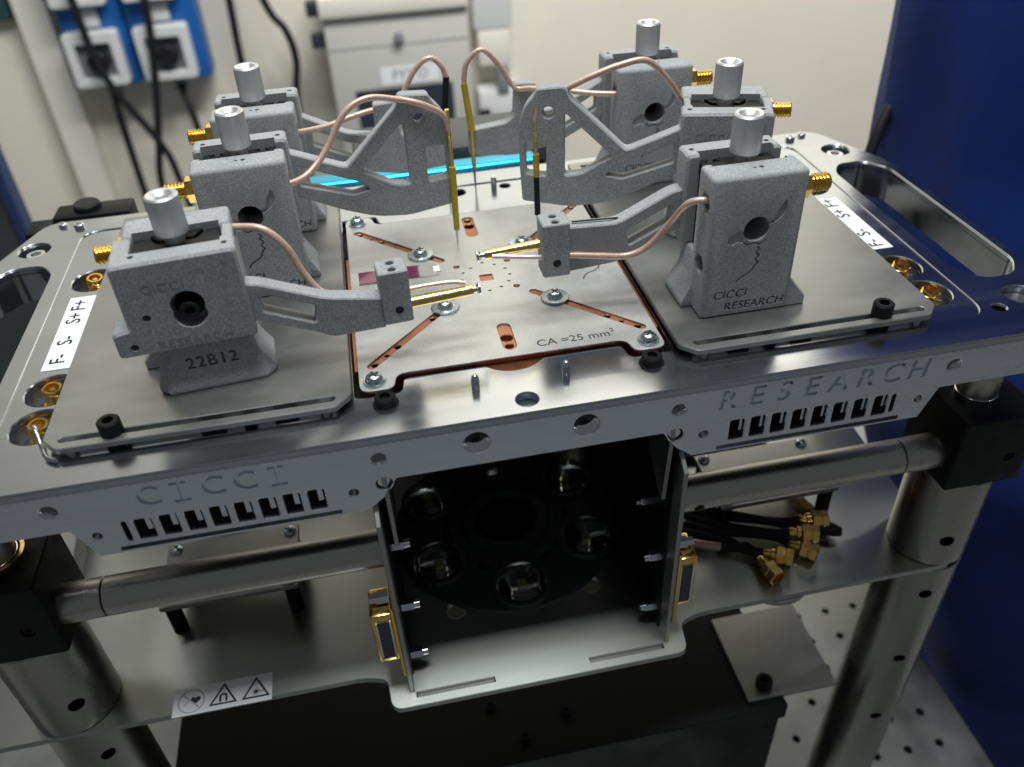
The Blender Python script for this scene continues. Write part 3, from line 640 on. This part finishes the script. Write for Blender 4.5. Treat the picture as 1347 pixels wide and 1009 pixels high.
needle(LB, [((-0.1, 85.0, 54.6), (-2.6, 84.4, 36.0), 1.5, 1.5, 'black_rubber', 'probe_sleeve'), ((-2.6, 84.4, 36.2), (-3.4, 84.0, 14.0), 0.9, 0.9, 'brass', 'probe_barrel'), ((-3.4, 84.0, 14.2), (-3.8, 83.8, ZT-0.95), 0.75, 0.3, 'chrome', 'probe_needle')])
wpart(LB, 'coax_lead', tube([(-70.0, 59.6, 46.4), (-66.5, 62.0, 45.4), (-56.0, 70.0, 43.6), (-44.0, 76.0, 44.6), (-33.5, 79.0, 45.4), (-27.0, 81.0, 44.0), (-22.4, 83.0, 46.8), (-14.0, 84.6, 59.0), (-6.8, 85.0, 63.4), (-1.6, 85.0, 59.0), (-0.2, 85.0, 53.0)], 1.25), 'copper_coax')
needle(RB, [((7.6, 84.6, 51.0), (9.6, 84.0, 29.0), 1.5, 1.7, 'yellow_sheath', 'probe_sleeve'), ((9.6, 84.0, 29.2), (9.4, 84.0, 10.0), 1.2, 1.0, 'brass', 'probe_barrel'), ((9.4, 84.0, 10.2), (9.4, 84.0, ZT-0.95), 0.75, 0.3, 'chrome', 'probe_needle')])
wpart(RB, 'coax_lead', tube([(78.0, 63.6, 46.6), (73.0, 63.6, 46.0), (62.0, 68.0, 46.0), (50.0, 74.0, 46.8), (38.0, 81.0, 46.5), (30.8, 84.4, 46.8), (24.4, 85.0, 57.2), (16.8, 85.0, 64.6), (9.6, 84.8, 59.6), (7.6, 84.6, 50.4)], 1.25), 'copper_coax')

# ================================================================== LOWER SHELF
ZS = -141.0
shelf = thing('lower_shelf', 'long brushed steel shelf plate under the deck with a projecting front tab', 'shelf')
so = [(-280, -81), (-76, -81), (-66, -84), (-65, -99), (63.5, -99), (65.5, -84), (75, -81), (200, -81), (205, 30), (185, 90), (-280, 90)]
sr = [0, 7, 3, 5, 5, 3, 7, 4, 4, 4, 0]
sh = [circ(-32.1, -54.8, 4.6, 24), circ(32.0, -54.4, 4.6, 24), rect(-54.2, -21, -94.9, -92.6), rect(20.8, 53.6, -94.9, -92.6), circ(0, -6, 15.4, 40)]
finish('plate_sheet', prism(rounded(so, sr, 5), sh, ZS-3.0, ZS, bev=0.3), 'shelf_steel', shelf, 25)
finish('slot_liner', box(-53.9, -21.3, -94.8, -92.7, ZS-2.6, ZS-1.6), 'sheet', shelf)
finish('slot_liner', box(21.1, 53.3, -94.8, -92.7, ZS-2.6, ZS-1.6), 'sheet', shelf)
finish('half_disc', prism([(118+13*math.cos(R(a)), -73+9*math.sin(R(a))) for a in range(180, 361, 12)], [], ZS-6, ZS-3.4), 'sheet', shelf)
led = thing('ring_light', 'black ring light with six glass lenses facing up from the shelf', 'ring light', (0, -7, ZS))
finish('housing', lathe([(15.6, -2.5), (15.6, 1.4), (16.6, 4.6), (20.6, 5.0), (22.4, 4.2), (22.8, 1.4), (26.6, 1.4), (27.0, 3.0), (29.0, 3.0), (29.4, 1.0), (55.0, 1.0), (56.0, 0.2), (56.0, 0.02)], 72, (0, 0, 0), (0, 0, 1)), 'led_black', led, 30)
finish('bore_tube', lathe([(15.5, 1.2), (15.5, -60), (0, -60), (0, -59.6), (15.0, -59.6), (15.0, 1.2)], 48, (0, 0, 0), (0, 0, 1)), 'black_box', led, 30)
for k in range(6):
    a = R(30+60*k); x, y = 42.2*math.cos(a), 42.2*math.sin(a)
    ln = finish('lens', lathe([(0, 1.5), (11.6, 1.5), (11.8, 3.8), (10.7, 6.2), (8.2, 8.4), (4.8, 9.7), (0, 10.3)], 32, (x, y, 0), (0, 0, 1)), 'glass', led, 60)
    finish('bezel', lathe([(12.0, 1.0), (12.0, 4.4), (13.6, 4.4), (14.0, 3.8), (14.0, 1.0)], 36, (x, y, 0), (0, 0, 1)), 'led_black', ln, 30)
    finish('reflector', lathe([(0, 1.1), (2.4, 1.15), (10.8, 1.4), (10.8, 1.2), (0, 1.02)], 24, (x, y, 0), (0, 0, 1)), 'reflector', ln, 30)
    finish('diode', box(x-1.6, x+1.6, y-1.6, y+1.6, 1.16, 1.42), 'led_die', ln)
    finish('ring_slot', prism([(35*math.cos(a+R(t))*0.93, 35*math.sin(a+R(t))*0.93) for t in range(24, 37, 3)]+[(35*math.cos(a+R(t))*0.82, 35*math.sin(a+R(t))*0.82) for t in range(36, 23, -3)], [], 1.02, 1.2), 'dark_slot', led)
for s in (-1, 1):
    t = thing('housing_wall', 'upright steel housing wall on the sticker side, with gold connector and hex standoffs' if s < 0 else 'upright steel housing wall beside the coax leads, with gold connector and hex standoffs', 'panel')
    pr = [(-92.5, ZS+0.02), (-92.5, -39), (-89.5, -36.5), (-86, -33.5), (66, -33.5), (66, ZS+0.02)]
    x = 55.0*s
    finish('wall_sheet', prism(pr, [], min(x, x+1.9*s), max(x, x+1.9*s), 'yz', bev=0.25), 'sheet', t, 25)
    finish('shade_liner', box(*sorted((x-0.6*s, x-0.05*s)), -84, 64, ZS+0.1, -40), 'black_box', t)  # black sheet standing in for shade on the steel wall's inner face
    finish('upper_tab', prism([(-88, -20.2), (-50, -20.2), (-60, -40), (-82.5, -60), (-84.5, -59)], [], *sorted((x-4.5*s, x-2.8*s)), 'yz', bev=0.2), 'sheet', t, 25)
    for (yy, zz) in (((-66, -78), (-80, -97), (-80, -130)) if s > 0 else ((-72, -72), (-81, -98), (-81, -130))):
        finish('hex_standoff', lathe([(0, 0), (2.6, 0), (2.6, 5.2), (0, 5.2)], 6, (x-0.6*s, yy, zz), (-s, 0, 0)), 'chrome', t)
        finish('standoff_tip', cyl(1.7, (x-5.6*s, yy, zz), (-2.4*s, 0, 0), 14), 'chrome', t, 30)
    c = finish('connector_shell', prism([(56.9*s, -86), (66.0*s, -86), (66.8*s, -87.5), (66.8*s, -110), (66, -111.5) if s > 0 else (-66, -111.5), (56.9*s, -111.5)], [], -96+7, -76, 'xz', bev=0.4) if False else box(*sorted((57.0*s, 66.6*s)), -90, -76, -120, -90, 1.2, 2), 'gold', t, 40)
    fl = finish('connector_flange', box(*sorted((56.95*s, 58.3*s)), -93, -72, -128, -84, 0.3, 1), 'gold', t)
    finish('connector_mouth', box(*sorted((59.6*s, 64.4*s)), -90.5, -88, -117.0, -94.0), 'cabinet_black', c)
    for q in (59.2, 64.6): finish('mouth_rim', box(*sorted(((q-0.5)*s, (q+0.5)*s)), -91.2, -89.5, -117.5, -93.5, 0.2, 1), 'chrome', c)
    finish('jack_screw', lathe([(0, 0), (2.7, 0), (2.7, 5), (2.0, 5.2), (2.0, 8), (0, 8)], 6, (58*s, -84, -87.0), (s, 0, 0)), 'chrome', c)
    finish('jack_screw', lathe([(0, 0), (2.2, 0), (2.2, 3), (0, 3)], 6, (58*s, -84, -125.0), (s, 0, 0)), 'chrome', c)
o = thing('housing_shade_panel', 'black panel added behind the ring light to keep its housing dark', 'panel'); finish('panel_sheet', box(-54.2, 54.2, 66.2, 68, ZS+0.02, -33.5), 'black_box', o)  # added panel, black so the housing interior stays dark

# raised cover plates on standoffs
def cover(s):
    t = thing('cover_plate', 'small steel cover plate on black standoffs near the warning sticker' if s < 0 else 'small steel cover plate on black standoffs behind the gold-ended leads', 'plate')
    x0, x1 = sorted((-160.5*s*-1 if s > 0 else -160.5, 100.0*s))
    finish('plate_sheet', box(x0, x1, -40.5, -3, -123.5, -121, 0.3, 1), 'sheet', t)
    for x in (x0+4, x1-4):
        for y in (-36.5, -7):
            finish('standoff', cyl(3.4, (x, y, ZS-0.02), (0, 0, 17.6), 18), 'black_metal', t, 30); pan_screw(t, x, y, -121.02, 3.0)
cover(-1); cover(1)
t = thing('end_cover', 'grey steel end cover on the shelf behind the post by the warning sticker', 'cover')
finish('cover_shell', prism(rounded([(-275, -24), (-206, -24), (-212, 60), (-275, 60)], 1), [], ZS+0.02, ZS+14, bev=0.5), 'sheet', t, 25)
# warning sticker
st = thing('warning_sticker', 'white sticker with crossed heart, magnet and laser warning triangles on the shelf', 'sticker')
def PT(u, v): return (-155.6+41*u, -82.4+13.2*v)
finish('paper', prism([PT(0, 0), PT(1, 0.0), PT(1, 1), PT(0, 1)], [], ZS+0.02, ZS+0.16), 'white_label', st)
zi = (ZS+0.17, ZS+0.22)
def tri_loop(cx, cy, r, grow=0): return [(cx+(r+grow)*math.cos(R(a)), cy+(r+grow)*math.sin(R(a))) for a in (90, 210, 330)]
for cu in (0.505, 0.835):
    cx, cy = PT(cu, 0.42); finish('triangle_border', prism(tri_loop(cx, cy, 6.8), [tri_loop(cx, cy, 5.2)], *zi), 'ink', st)
cx, cy = PT(0.505, 0.40)
finish('magnet_symbol', prism([(cx-1.7, cy-1.9), (cx-1.7, cy+0.6)]+[(cx+1.7*math.cos(R(a)), cy+0.6+1.5*math.sin(R(a))) for a in range(165, 0, -15)]+[(cx+1.7, cy+0.6), (cx+1.7, cy-1.9), (cx+0.8, cy-1.9), (cx+0.8, cy+0.5)]+[(cx+0.8*math.cos(R(a)), cy+0.5+0.7*math.sin(R(a))) for a in range(20, 180, 20)]+[(cx-0.8, cy+0.5), (cx-0.8, cy-1.9)], [], *zi), 'ink', st)
cx, cy = PT(0.835, 0.38)
finish('laser_symbol', prism([(cx+(2.1 if i % 2 == 0 else 0.6)*math.cos(R(i*15)), cy+(2.1 if i % 2 == 0 else 0.6)*math.sin(R(i*15))) for i in range(24)], [], *zi), 'ink', st)
finish('laser_symbol', prism(rect(cx, cx+3.4, cy-0.14, cy+0.14), [], zi[1]+0.01, zi[1]+0.04), 'ink', st)
cx, cy = PT(0.18, 0.48)
finish('prohibition_ring', prism(circ(cx, cy, 5.6, 40), [circ(cx, cy, 5.0, 40)], *zi), 'grey_ink', st)
finish('prohibition_bar', prism(slot(cx-3.6, cy+3.6, cx+3.6, cy-3.6, 0.6), [], zi[1]+0.01, zi[1]+0.04), 'grey_ink', st)
hp = []
for i in range(28):
    a = 2*math.pi*i/28; hp.append((cx+1.7+0.155*16*math.sin(a)**3*0.85, cy+0.3+0.155*(13*math.cos(a)-5*math.cos(2*a)-2*math.cos(3*a)-math.cos(4*a))*0.85))
finish('heart_symbol', prism(hp, [], *zi), 'ink', st)
finish('pacemaker_symbol', prism(slot(cx-3, cy-1.8, cx-0.6, cy+0.6, 0.5), [], *zi), 'grey_ink', st)
# coax leads with gold plugs on the shelf
plugs = [((114.4, -70.5), (0.25, -1.0)), ((123.5, -63), (0.9, -0.5)), ((136.5, -62.5), (0.8, -0.75)), ((139.5, -55.5), (1.0, -0.35)), ((148.0, -48), (1, -0.2)), ((146.0, -37.5), (-0.3, 1.0))]
lab = ['gold-plugged black coax lead on the shelf, its plug pointing at the front edge', 'gold-plugged coax lead with short plug behind the plug at the front edge', 'gold-plugged coax lead under the crossed pair of plugs', 'gold-plugged coax lead lying across the middle of the plug cluster', 'gold-plugged coax lead at the outer side of the plug cluster', 'gold-plugged coax lead whose plug points back under the cover plate']
for i, ((px, py), (dx, dy)) in enumerate(plugs):
    t = thing('coax_lead', lab[i], 'cable', group='gold-plugged coax leads on the shelf')
    z = ZS+4.5+(i in (3, 4))*4.0+(i == 5)*1.0
    d = Vector((dx, dy, 0)).normalized(); p = Vector((px, py, z))
    finish('hex_nut', lathe([(0, -3.8), (4.0, -3.8), (4.5, -3.4), (4.5, -0.2), (3.9, 0.2), (3.9, 0.8), (4.5, 1.1), (4.5, 3.8), (4.0, 4.1), (3.2, 4.1), (3.0, 1.0), (0, 1.0)], 6, p, d), 'gold', t)
    finish('ferrule', lathe([(0, -9.5), (2.1, -9.5), (2.3, -9.0), (2.3, -6.4), (3.2, -6.0), (3.2, -4.3), (0, -4.3)], 20, p, d), 'gold', t, 30)
    a = p-d*9.0; zc = ZS+2.2+i*1.1
    mid = a-d*10
    path = [a, Vector((mid.x, mid.y, (a.z+zc)/2)), Vector((104-i*3, -52+i*5.5, zc+1.2)), Vector((82-i, -42+i*6.5, zc+1)), Vector((66+i, -26+i*7, zc)), Vector((74+i*4, 4+i*5, zc)), Vector((104+i*5, 14+i*4, zc)), Vector((140, -2+i*4, zc)), Vector((150, -18+i*3, zc))]
    finish('jacket', tube(path, 2.1, 12), 'black_rubber', t, 60)
    if i in (0, 2, 4):
        q = smooth_path(path, 6); j = 14+i; finish('bare_coax', tube([q[n] for n in range(j, j+6)], 2.2, 12, 0), 'copper_coax', t, 60)

# ================================================================== POSTS, CLAMPS, BARS
PX, PY = 196.5, -64.0
for s in (-1, 1):
    side = 'by the warning sticker' if s < 0 else 'beside the blue coat'
    t = thing('support_post', 'thick drilled steel post %s, carrying the shelf' % side, 'post', (PX*s, PY, -419.9))
    lo = cyl(17.5, (0, 0, 0), (0, 0, 275.8), 48, 0.6); hi = cyl(17.5, (0, 0, 279.0), (0, 0, 52.2), 48, 0.6)
    d = Vector((-0.25, -1, 0)) if s > 0 else Vector((0.55, -1, 0))
    lo = boolean(lo, [cyl(3.1, -d.normalized()*30+Vector((0, 0, z)), d.normalized()*60, 18) for z in (60, 150, 205, 258)]); hi = boolean(hi, [cyl(3.3, -d.normalized()*30+Vector((0, 0, 296)), d.normalized()*60, 18)])
    finish('lower_section', lo, 'post_steel', t, 30); finish('upper_section', hi, 'post_steel', t, 30)
    finish('base_collar', cyl(24, (0, 0, 0.05), (0, 0, 9), 48, 1), 'black_metal', t, 30)
    t = thing('post_clamp', 'black anodised clamp block on the post %s' % side, 'clamp')
    bx = prism(rounded(rect(PX*s-16.5, PX*s+18.5, -81, -47), 1.5, 3), [], -88.8, -52, bev=0.6)
    bx = boolean(bx, [cyl(2.6, (PX*s+9, -90, -74), (0, 12, 0), 18)])
    finish('clamp_body', bx, 'black_metal', t, 30)
    socket_screw('cap_screw', t, (PX*s+9, -78.2, -74), 2.3, 2, 'black_slide', d=(0, -1, 0))
    t = thing('thin_post', 'thin steel post between clamp and deck %s' % side, 'post')
    finish('shaft', cyl(8.0, (194*s, -64, -52.1), (0, 0, 35.2), 32, 0.5), 'bar_steel', t, 30)
    finish('collar', lathe([(8.0, 0), (8.35, 0), (8.35, 3.5), (8.0, 3.6)], 32, (194*s, -64, -52), (0, 0, 1)), 'chrome', t, 30)
    if s < 0: finish('gold_ring', lathe([(9.2, 0), (10.6, 0), (10.6, 1.6), (9.2, 1.6)], 32, (194*s, -64, -50), (0, 0, 1)), 'gold', t, 30)
    t = thing('cross_bar', 'horizontal round steel bar %s' % ('above the warning sticker' if s < 0 else 'above the gold-plugged leads'), 'bar')
    sh_ = cyl(7.6, (57.2*s, -68.5, -75.6), (105*s, 0, 0), 40, 0.3)
    if s > 0: sh_ = boolean(sh_, [cyl(2.3, (71, -95, -84), (0, 40, 13), 18)])
    finish('shaft', sh_, 'bar_steel', t, 30)
    finish('end_sleeve', lathe([(0, 0.45), (7.2, 0.45), (7.6, 0.7), (7.6, 6.5), (7.75, 6.6), (7.75, 18.5), (0, 18.5)], 40, (162.2*s, -68.5, -75.6), (s, 0, 0)), 'bar_steel', t, 30)

# ================================================================== BELOW THE SHELF
bb = thing('breadboard', 'steel optical breadboard with a grid of threaded holes at the bottom', 'breadboard')
hs = []
for i in range(-5, 2):
    for j in range(-12, 9):
        x = 278.5+24.8*i; y = 87.4+24.9*j
        if (Vector((x, y))-Vector((PX, PY))).length > 29: hs.append(circ(x, y, 3.1, 12))
finish('board', prism(rect(-420, 330, -320, 330), hs, -432, -420, bev=0.0), 'breadboard', bb, 25)
finish('board_core', box(-419, 329, -319, 329, -470, -432.1), 'black_box', bb)
t = thing('black_enclosure', 'flat black enclosure box under the shelf', 'box')
finish('lid', box(-190, 139.5, -75, 70, -262, -250, 0.6, 1), 'black_box', t); finish('body', box(-188, 137, -73, 68, -419.95, -262.1), 'black_box', t)
for x, y in ((-20, -40), (20, -52), (-5, -62)): socket_screw('cap_screw', t, (x, y, -250.1), 2.6, 2)
t = thing('foot_plate', 'grey steel foot plate in front of the black enclosure', 'plate')
finish('plate_sheet', box(-160, 118, -140, -76, -336, -332, 0.4, 1), 'sheet', t)
for x in (-150, 108): finish('leg', box(x-6, x+6, -134, -80, -419.95, -336.05), 'black_metal', t)
for x in (50, 95): socket_screw('cap_screw', t, (x, -100, -332.1), 3, 2.4)
t = thing('corner_plate', 'square steel corner plate with one black screw on the black enclosure', 'plate')
finish('plate_sheet', box(118.5, 170, -69.5, -14.5, -249.95, -247.5, 0.3, 1), 'sheet', t)
socket_screw('cap_screw', t, (130.6, -61.4, -247.6), 4.6, 5)

# ================================================================== JUST BEHIND THE DECK
t = thing('blue_bar', 'bright blue anodised metal bar behind the deck', 'bar')
finish('bar_body', box(-84, 48, 113, 127, -9.5, -1.5, 3.2, 4), 'cyan_anodised', t, 40)
for x in (-70, -20, 30): finish('bore', cyl(1.3, (x, 112.9, -5.6), (0, 0.3, 0), 12), 'dark_slot', t)
for x in (-76, 40): finish('foot', box(x-5, x+5, 116, 124, -60, -9.4), 'dark_case', t)
t = thing('instrument_case', 'dark grey instrument case behind the blue bar', 'case')
finish('case_body', box(-48, 64, 140, 186, -60, -1, 3, 2), 'dark_case', t, 40); finish('front_panel', box(-34, 56, 139.2, 140.1, -54, -14), 'black_metal', t)
t = thing('rear_bench', 'grey bench frame carrying the instruments behind the deck', 'bench')
finish('bench_top', box(-230, 150, 108, 192, -75, -60.05, 1, 1), 'sheet', t)
for x in (-215, 135):
    for y in (122, 178): finish('leg', box(x-10, x+10, y-10, y+10, -419.95, -75.05), 'black_metal', t)
t = thing('black_stage', 'black block with round thumbscrew behind the deck corner', 'stage')
finish('stage_body', box(-197, -160, 113, 129, -59.95, -2.5, 1.5, 2), 'black_metal', t, 40)
finish('stage_shelf', box(-212, -197.1, 113, 129, -59.95, -9, 1, 2), 'black_metal', t, 40)
finish('thumbscrew', lathe([(0, 0), (6.5, 0), (6.5, 2.6), (5.8, 3.4), (0, 3.4)], 32, (-181, 121, -2.6), (0, 0, 1)), 'black_rubber', t, 30)

# ================================================================== WALL FITTINGS
t = thing('control_cabinet', 'cream electrical cabinet on the wall with dark display and label', 'cabinet')
finish('cabinet_body', box(-86, 181, 1352, WY-0.2, -520, -226, 4, 2), 'cabinet_paint', t, 40)
finish('cabinet_lid', box(-90, 184, 1340, WY-0.3, -225.8, -190, 4, 2), 'cabinet_lid', t, 40)
finish('door_seam', box(-84, 179, 1351.6, 1352.3, -285, -282.5), 'outlet_grey', t)
finish('display', box(-46, 142, 1349.5, 1352.2, -436, -362), 'cabinet_black', t)
finish('door_knob', lathe([(0, 0), (9, 0), (9, 12), (6, 16), (0, 16)], 20, (49, 1352, -269), (0, -1, 0)), 'outlet_grey', t, 40)
lb = finish('cabinet_label', box(6, 118, 1350.8, 1352.1, -356, -324), 'white_label', t)
b2 = text_mesh('FY2 O', 26, 0.2, bold=0.3); b2.transform(TR(62, 1350.6, -340) @ RX); finish('printed_text', b2, 'outlet_grey', lb)
for z in (-212, -268): finish('hinge', box(-112, -86.1, 1362, 1390, z-13, z+13, 3, 2), 'cabinet_black', t, 40)
def outlet(name, label, x0, x1, zt_, ox):
    t = thing(name, label, 'outlet')
    finish('back_plate', box(x0, x1, 1440, WY-0.2, -330, 60, 3, 2), 'outlet_blue', t, 40)
    for zc in (-275, -135, 5):
        cx = ox; f = finish('socket_frame', prism(rounded(rect(cx-48, cx+48, zc-48, zc+48), 8), [rounded(rect(cx-31, cx+31, zc-33, zc+28), 4)], 1412, 1440, 'xz', bev=2.0), 'outlet_white', t, 40)
        finish('socket_face', box(cx-31, cx+31, 1428, 1440, zc-33, zc+28), 'outlet_grey', f)
        if zc != -135: finish('plug', cyl(19, (cx+4, 1428, zc-2), (0, -26, 0), 24, 3), 'black_rubber', f, 40)
    finish('latch', box(ox-12, ox+22, 1430, 1440.1, -222, -190, 3, 2), 'outlet_white', t, 40)
    finish('gland', lathe([(0, 0), (14, 0), (14, 24), (0, 24)], 20, (ox+4, 1462, -354), (0, 0, 1)), 'outlet_grey', t, 40)
outlet('wall_outlet', 'blue wall socket unit with white frame, next to the pale wall trim', -556, -444, 0, -506)
outlet('wall_outlet', 'blue wall socket unit with white frame, next to the cream cabinet side cables', -440, -312, 0, -382)
def cable(label, pts, r=7.0):
    o = finish('power_cable', tube(pts, r, 10, 6), 'black_rubber', None, 60); tag(o, label, 'cable', 'black power cables hanging on the wall')
cable('black cable crossing diagonally in front of the blue wall sockets', [(-512, 1400, 40), (-508, 1398, -167), (-494, 1392, -300), (-432, 1392, -440), (-420, 1400, -529), (-410, 1430, -760)])
cable('black cable hanging straight past the socket nearest the cabinet', [(-384, 1404, 40), (-389, 1402, -178), (-412, 1398, -323), (-440, 1398, -440), (-459, 1400, -532), (-470, 1420, -760)])
cable('black cable leaving the bottom of the socket next to the pale trim', [(-502, 1462, -340), (-504, 1440, -380), (-500, 1420, -547), (-498, 1420, -760)])
cable('black cable leaving the bottom of the socket nearest the cabinet', [(-378, 1462, -340), (-374, 1440, -360), (-362, 1420, -442), (-355, 1420, -760)])
cable('black cable hanging freely between sockets and cabinet', [(-244, 1420, 40), (-246, 1410, -190), (-249, 1400, -326), (-250, 1410, -760)])
cable('black cable curving down close beside the cream cabinet', [(-240, 1430, 40), (-187, 1410, -195), (-157, 1402, -251), (-148, 1400, -308), (-162, 1400, -409), (-170, 1420, -760)])
o = finish('trunking', box(-633, -575, WY-34, WY-0.2, -1150, 1500, 2, 1), 'wall_trim', None, 40); tag(o, 'pale vertical cable trunking on the wall beside the blue sockets', 'trunking')
o = finish('notice_board', box(-900, -640, WY-24, WY-0.2, -207, 300, 3, 1), 'teal_panel', None, 40); tag(o, 'dark teal panel on the wall beyond the pale trunking', 'panel')
t = thing('conduit_box', 'grey metal conduit box on the wall beside the cream cabinet', 'conduit')
finish('box_body', box(205, 283, 1450, WY-0.2, -300, 60, 3, 2), 'outlet_white', t, 40); finish('box_shade', box(212, 277, 1452, WY-0.3, -372, -300.2, 3, 2), 'wall_trim', t, 40)
t = thing('white_socket', 'small white wall socket with dark plug by the cream cabinet', 'outlet')
finish('socket_body', box(205, 300, 1440, WY-0.2, -505, -420, 4, 2), 'outlet_white', t, 40)
for x in (214, 292): finish('plug', box(x-12, x+12, 1425, 1440.1, -500, -455, 3, 2), 'black_rubber', t, 40)
finish('plug_top', box(245, 270, 1430, 1460, -419.9, -370, 4, 2), 'outlet_grey', t, 40)
t = thing('leaning_panel', 'dark panel with navy edge standing at the far side of the bench', 'panel')
finish('panel_sheet', box(-700, -459, 690, 710, -1150, -120, 2, 1), 'dark_case', t); finish('edge_strip', box(-458.9, -446, 686, 714, -1150, -120, 2, 1), 'navy_edge', t)

# ================================================================== PERSON IN BLUE
def person():
    t = thing('person', 'person in a plain dark blue coat standing beside the deck', 'person', (520, 160, -1150))
    # rows: z, left edge x, width, depth, centre y   (world mm)
    rows = [(-1150, 570, 330, 220, 60), (-900, 505, 370, 240, 60), (-692, 437, 400, 250, 60), (-560, 393, 420, 250, 60), (-446, 354, 430, 250, 60), (-320, 306, 430, 250, 62), (-196, 266, 430, 250, 75), (-120, 262, 430, 250, 95), (-23, 264, 430, 250, 120), (60, 262, 430, 250, 126), (160, 264, 420, 250, 135), (260, 275, 400, 230, 150), (320, 305, 345, 190, 160), (360, 360, 240, 150, 165), (382, 415, 130, 125, 168)]
    bm = bmesh.new(); rings = []; n = 56
    fine = []
    for a, b in zip(rows, rows[1:]):
        k = max(2, int((b[0]-a[0])/14))
        for j in range(k): f = j/k; f2 = f; fine.append([a[q]+(b[q]-a[q])*f2 for q in range(5)])
    fine.append(rows[-1])
    for z, xl, w_, dp, cy in fine:
        ring = []
        for i in range(n):
            an = 2*math.pi*i/n; ca, sa = math.cos(an), math.sin(an)
            x = math.copysign(abs(ca)**0.85, ca); y = math.copysign(abs(sa)**0.85, sa)
            f = 1+0.03*noise.noise(Vector((ca*2.2, sa*2.2+z*0.002, z*0.003)))+0.03*noise.noise(Vector((ca*6+z*0.004, sa*6, z*0.0035)))+0.008*noise.noise(Vector((ca*9+z*0.01, sa*9, z*0.012)))
            ring.append(bm.verts.new((xl+w_/2+x*w_/2*f-520, cy+y*dp/2*f-160, z+1150)))
        rings.append(ring)
    for a, b in zip(rings, rings[1:]):
        for i in range(n): bm.faces.new((a[i], a[(i+1) % n], b[(i+1) % n], b[i]))
    bm.faces.new(rings[0]); bm.faces.new(rings[-1])
    c = finish('coat', bm, 'coat_cloth', t, 180)
    hd = lathe([(0, 1510), (55, 1515), (52, 1570), (60, 1590), (82, 1630), (90, 1690), (86, 1750), (60, 1795), (0, 1810)], 32, (-40, 8, 0), (0, 0, 1)); finish('head', hd, 'skin', t, 180)
person()
o = finish('black_strap', tube([(238, 118, -120), (244, 122, -60), (252, 130, -28), (262, 138, -10), (272, 142, -2)], 3.5, 12), 'black_rubber', None, 60); tag(o, 'short black cable rising beside the blue coat', 'cable')
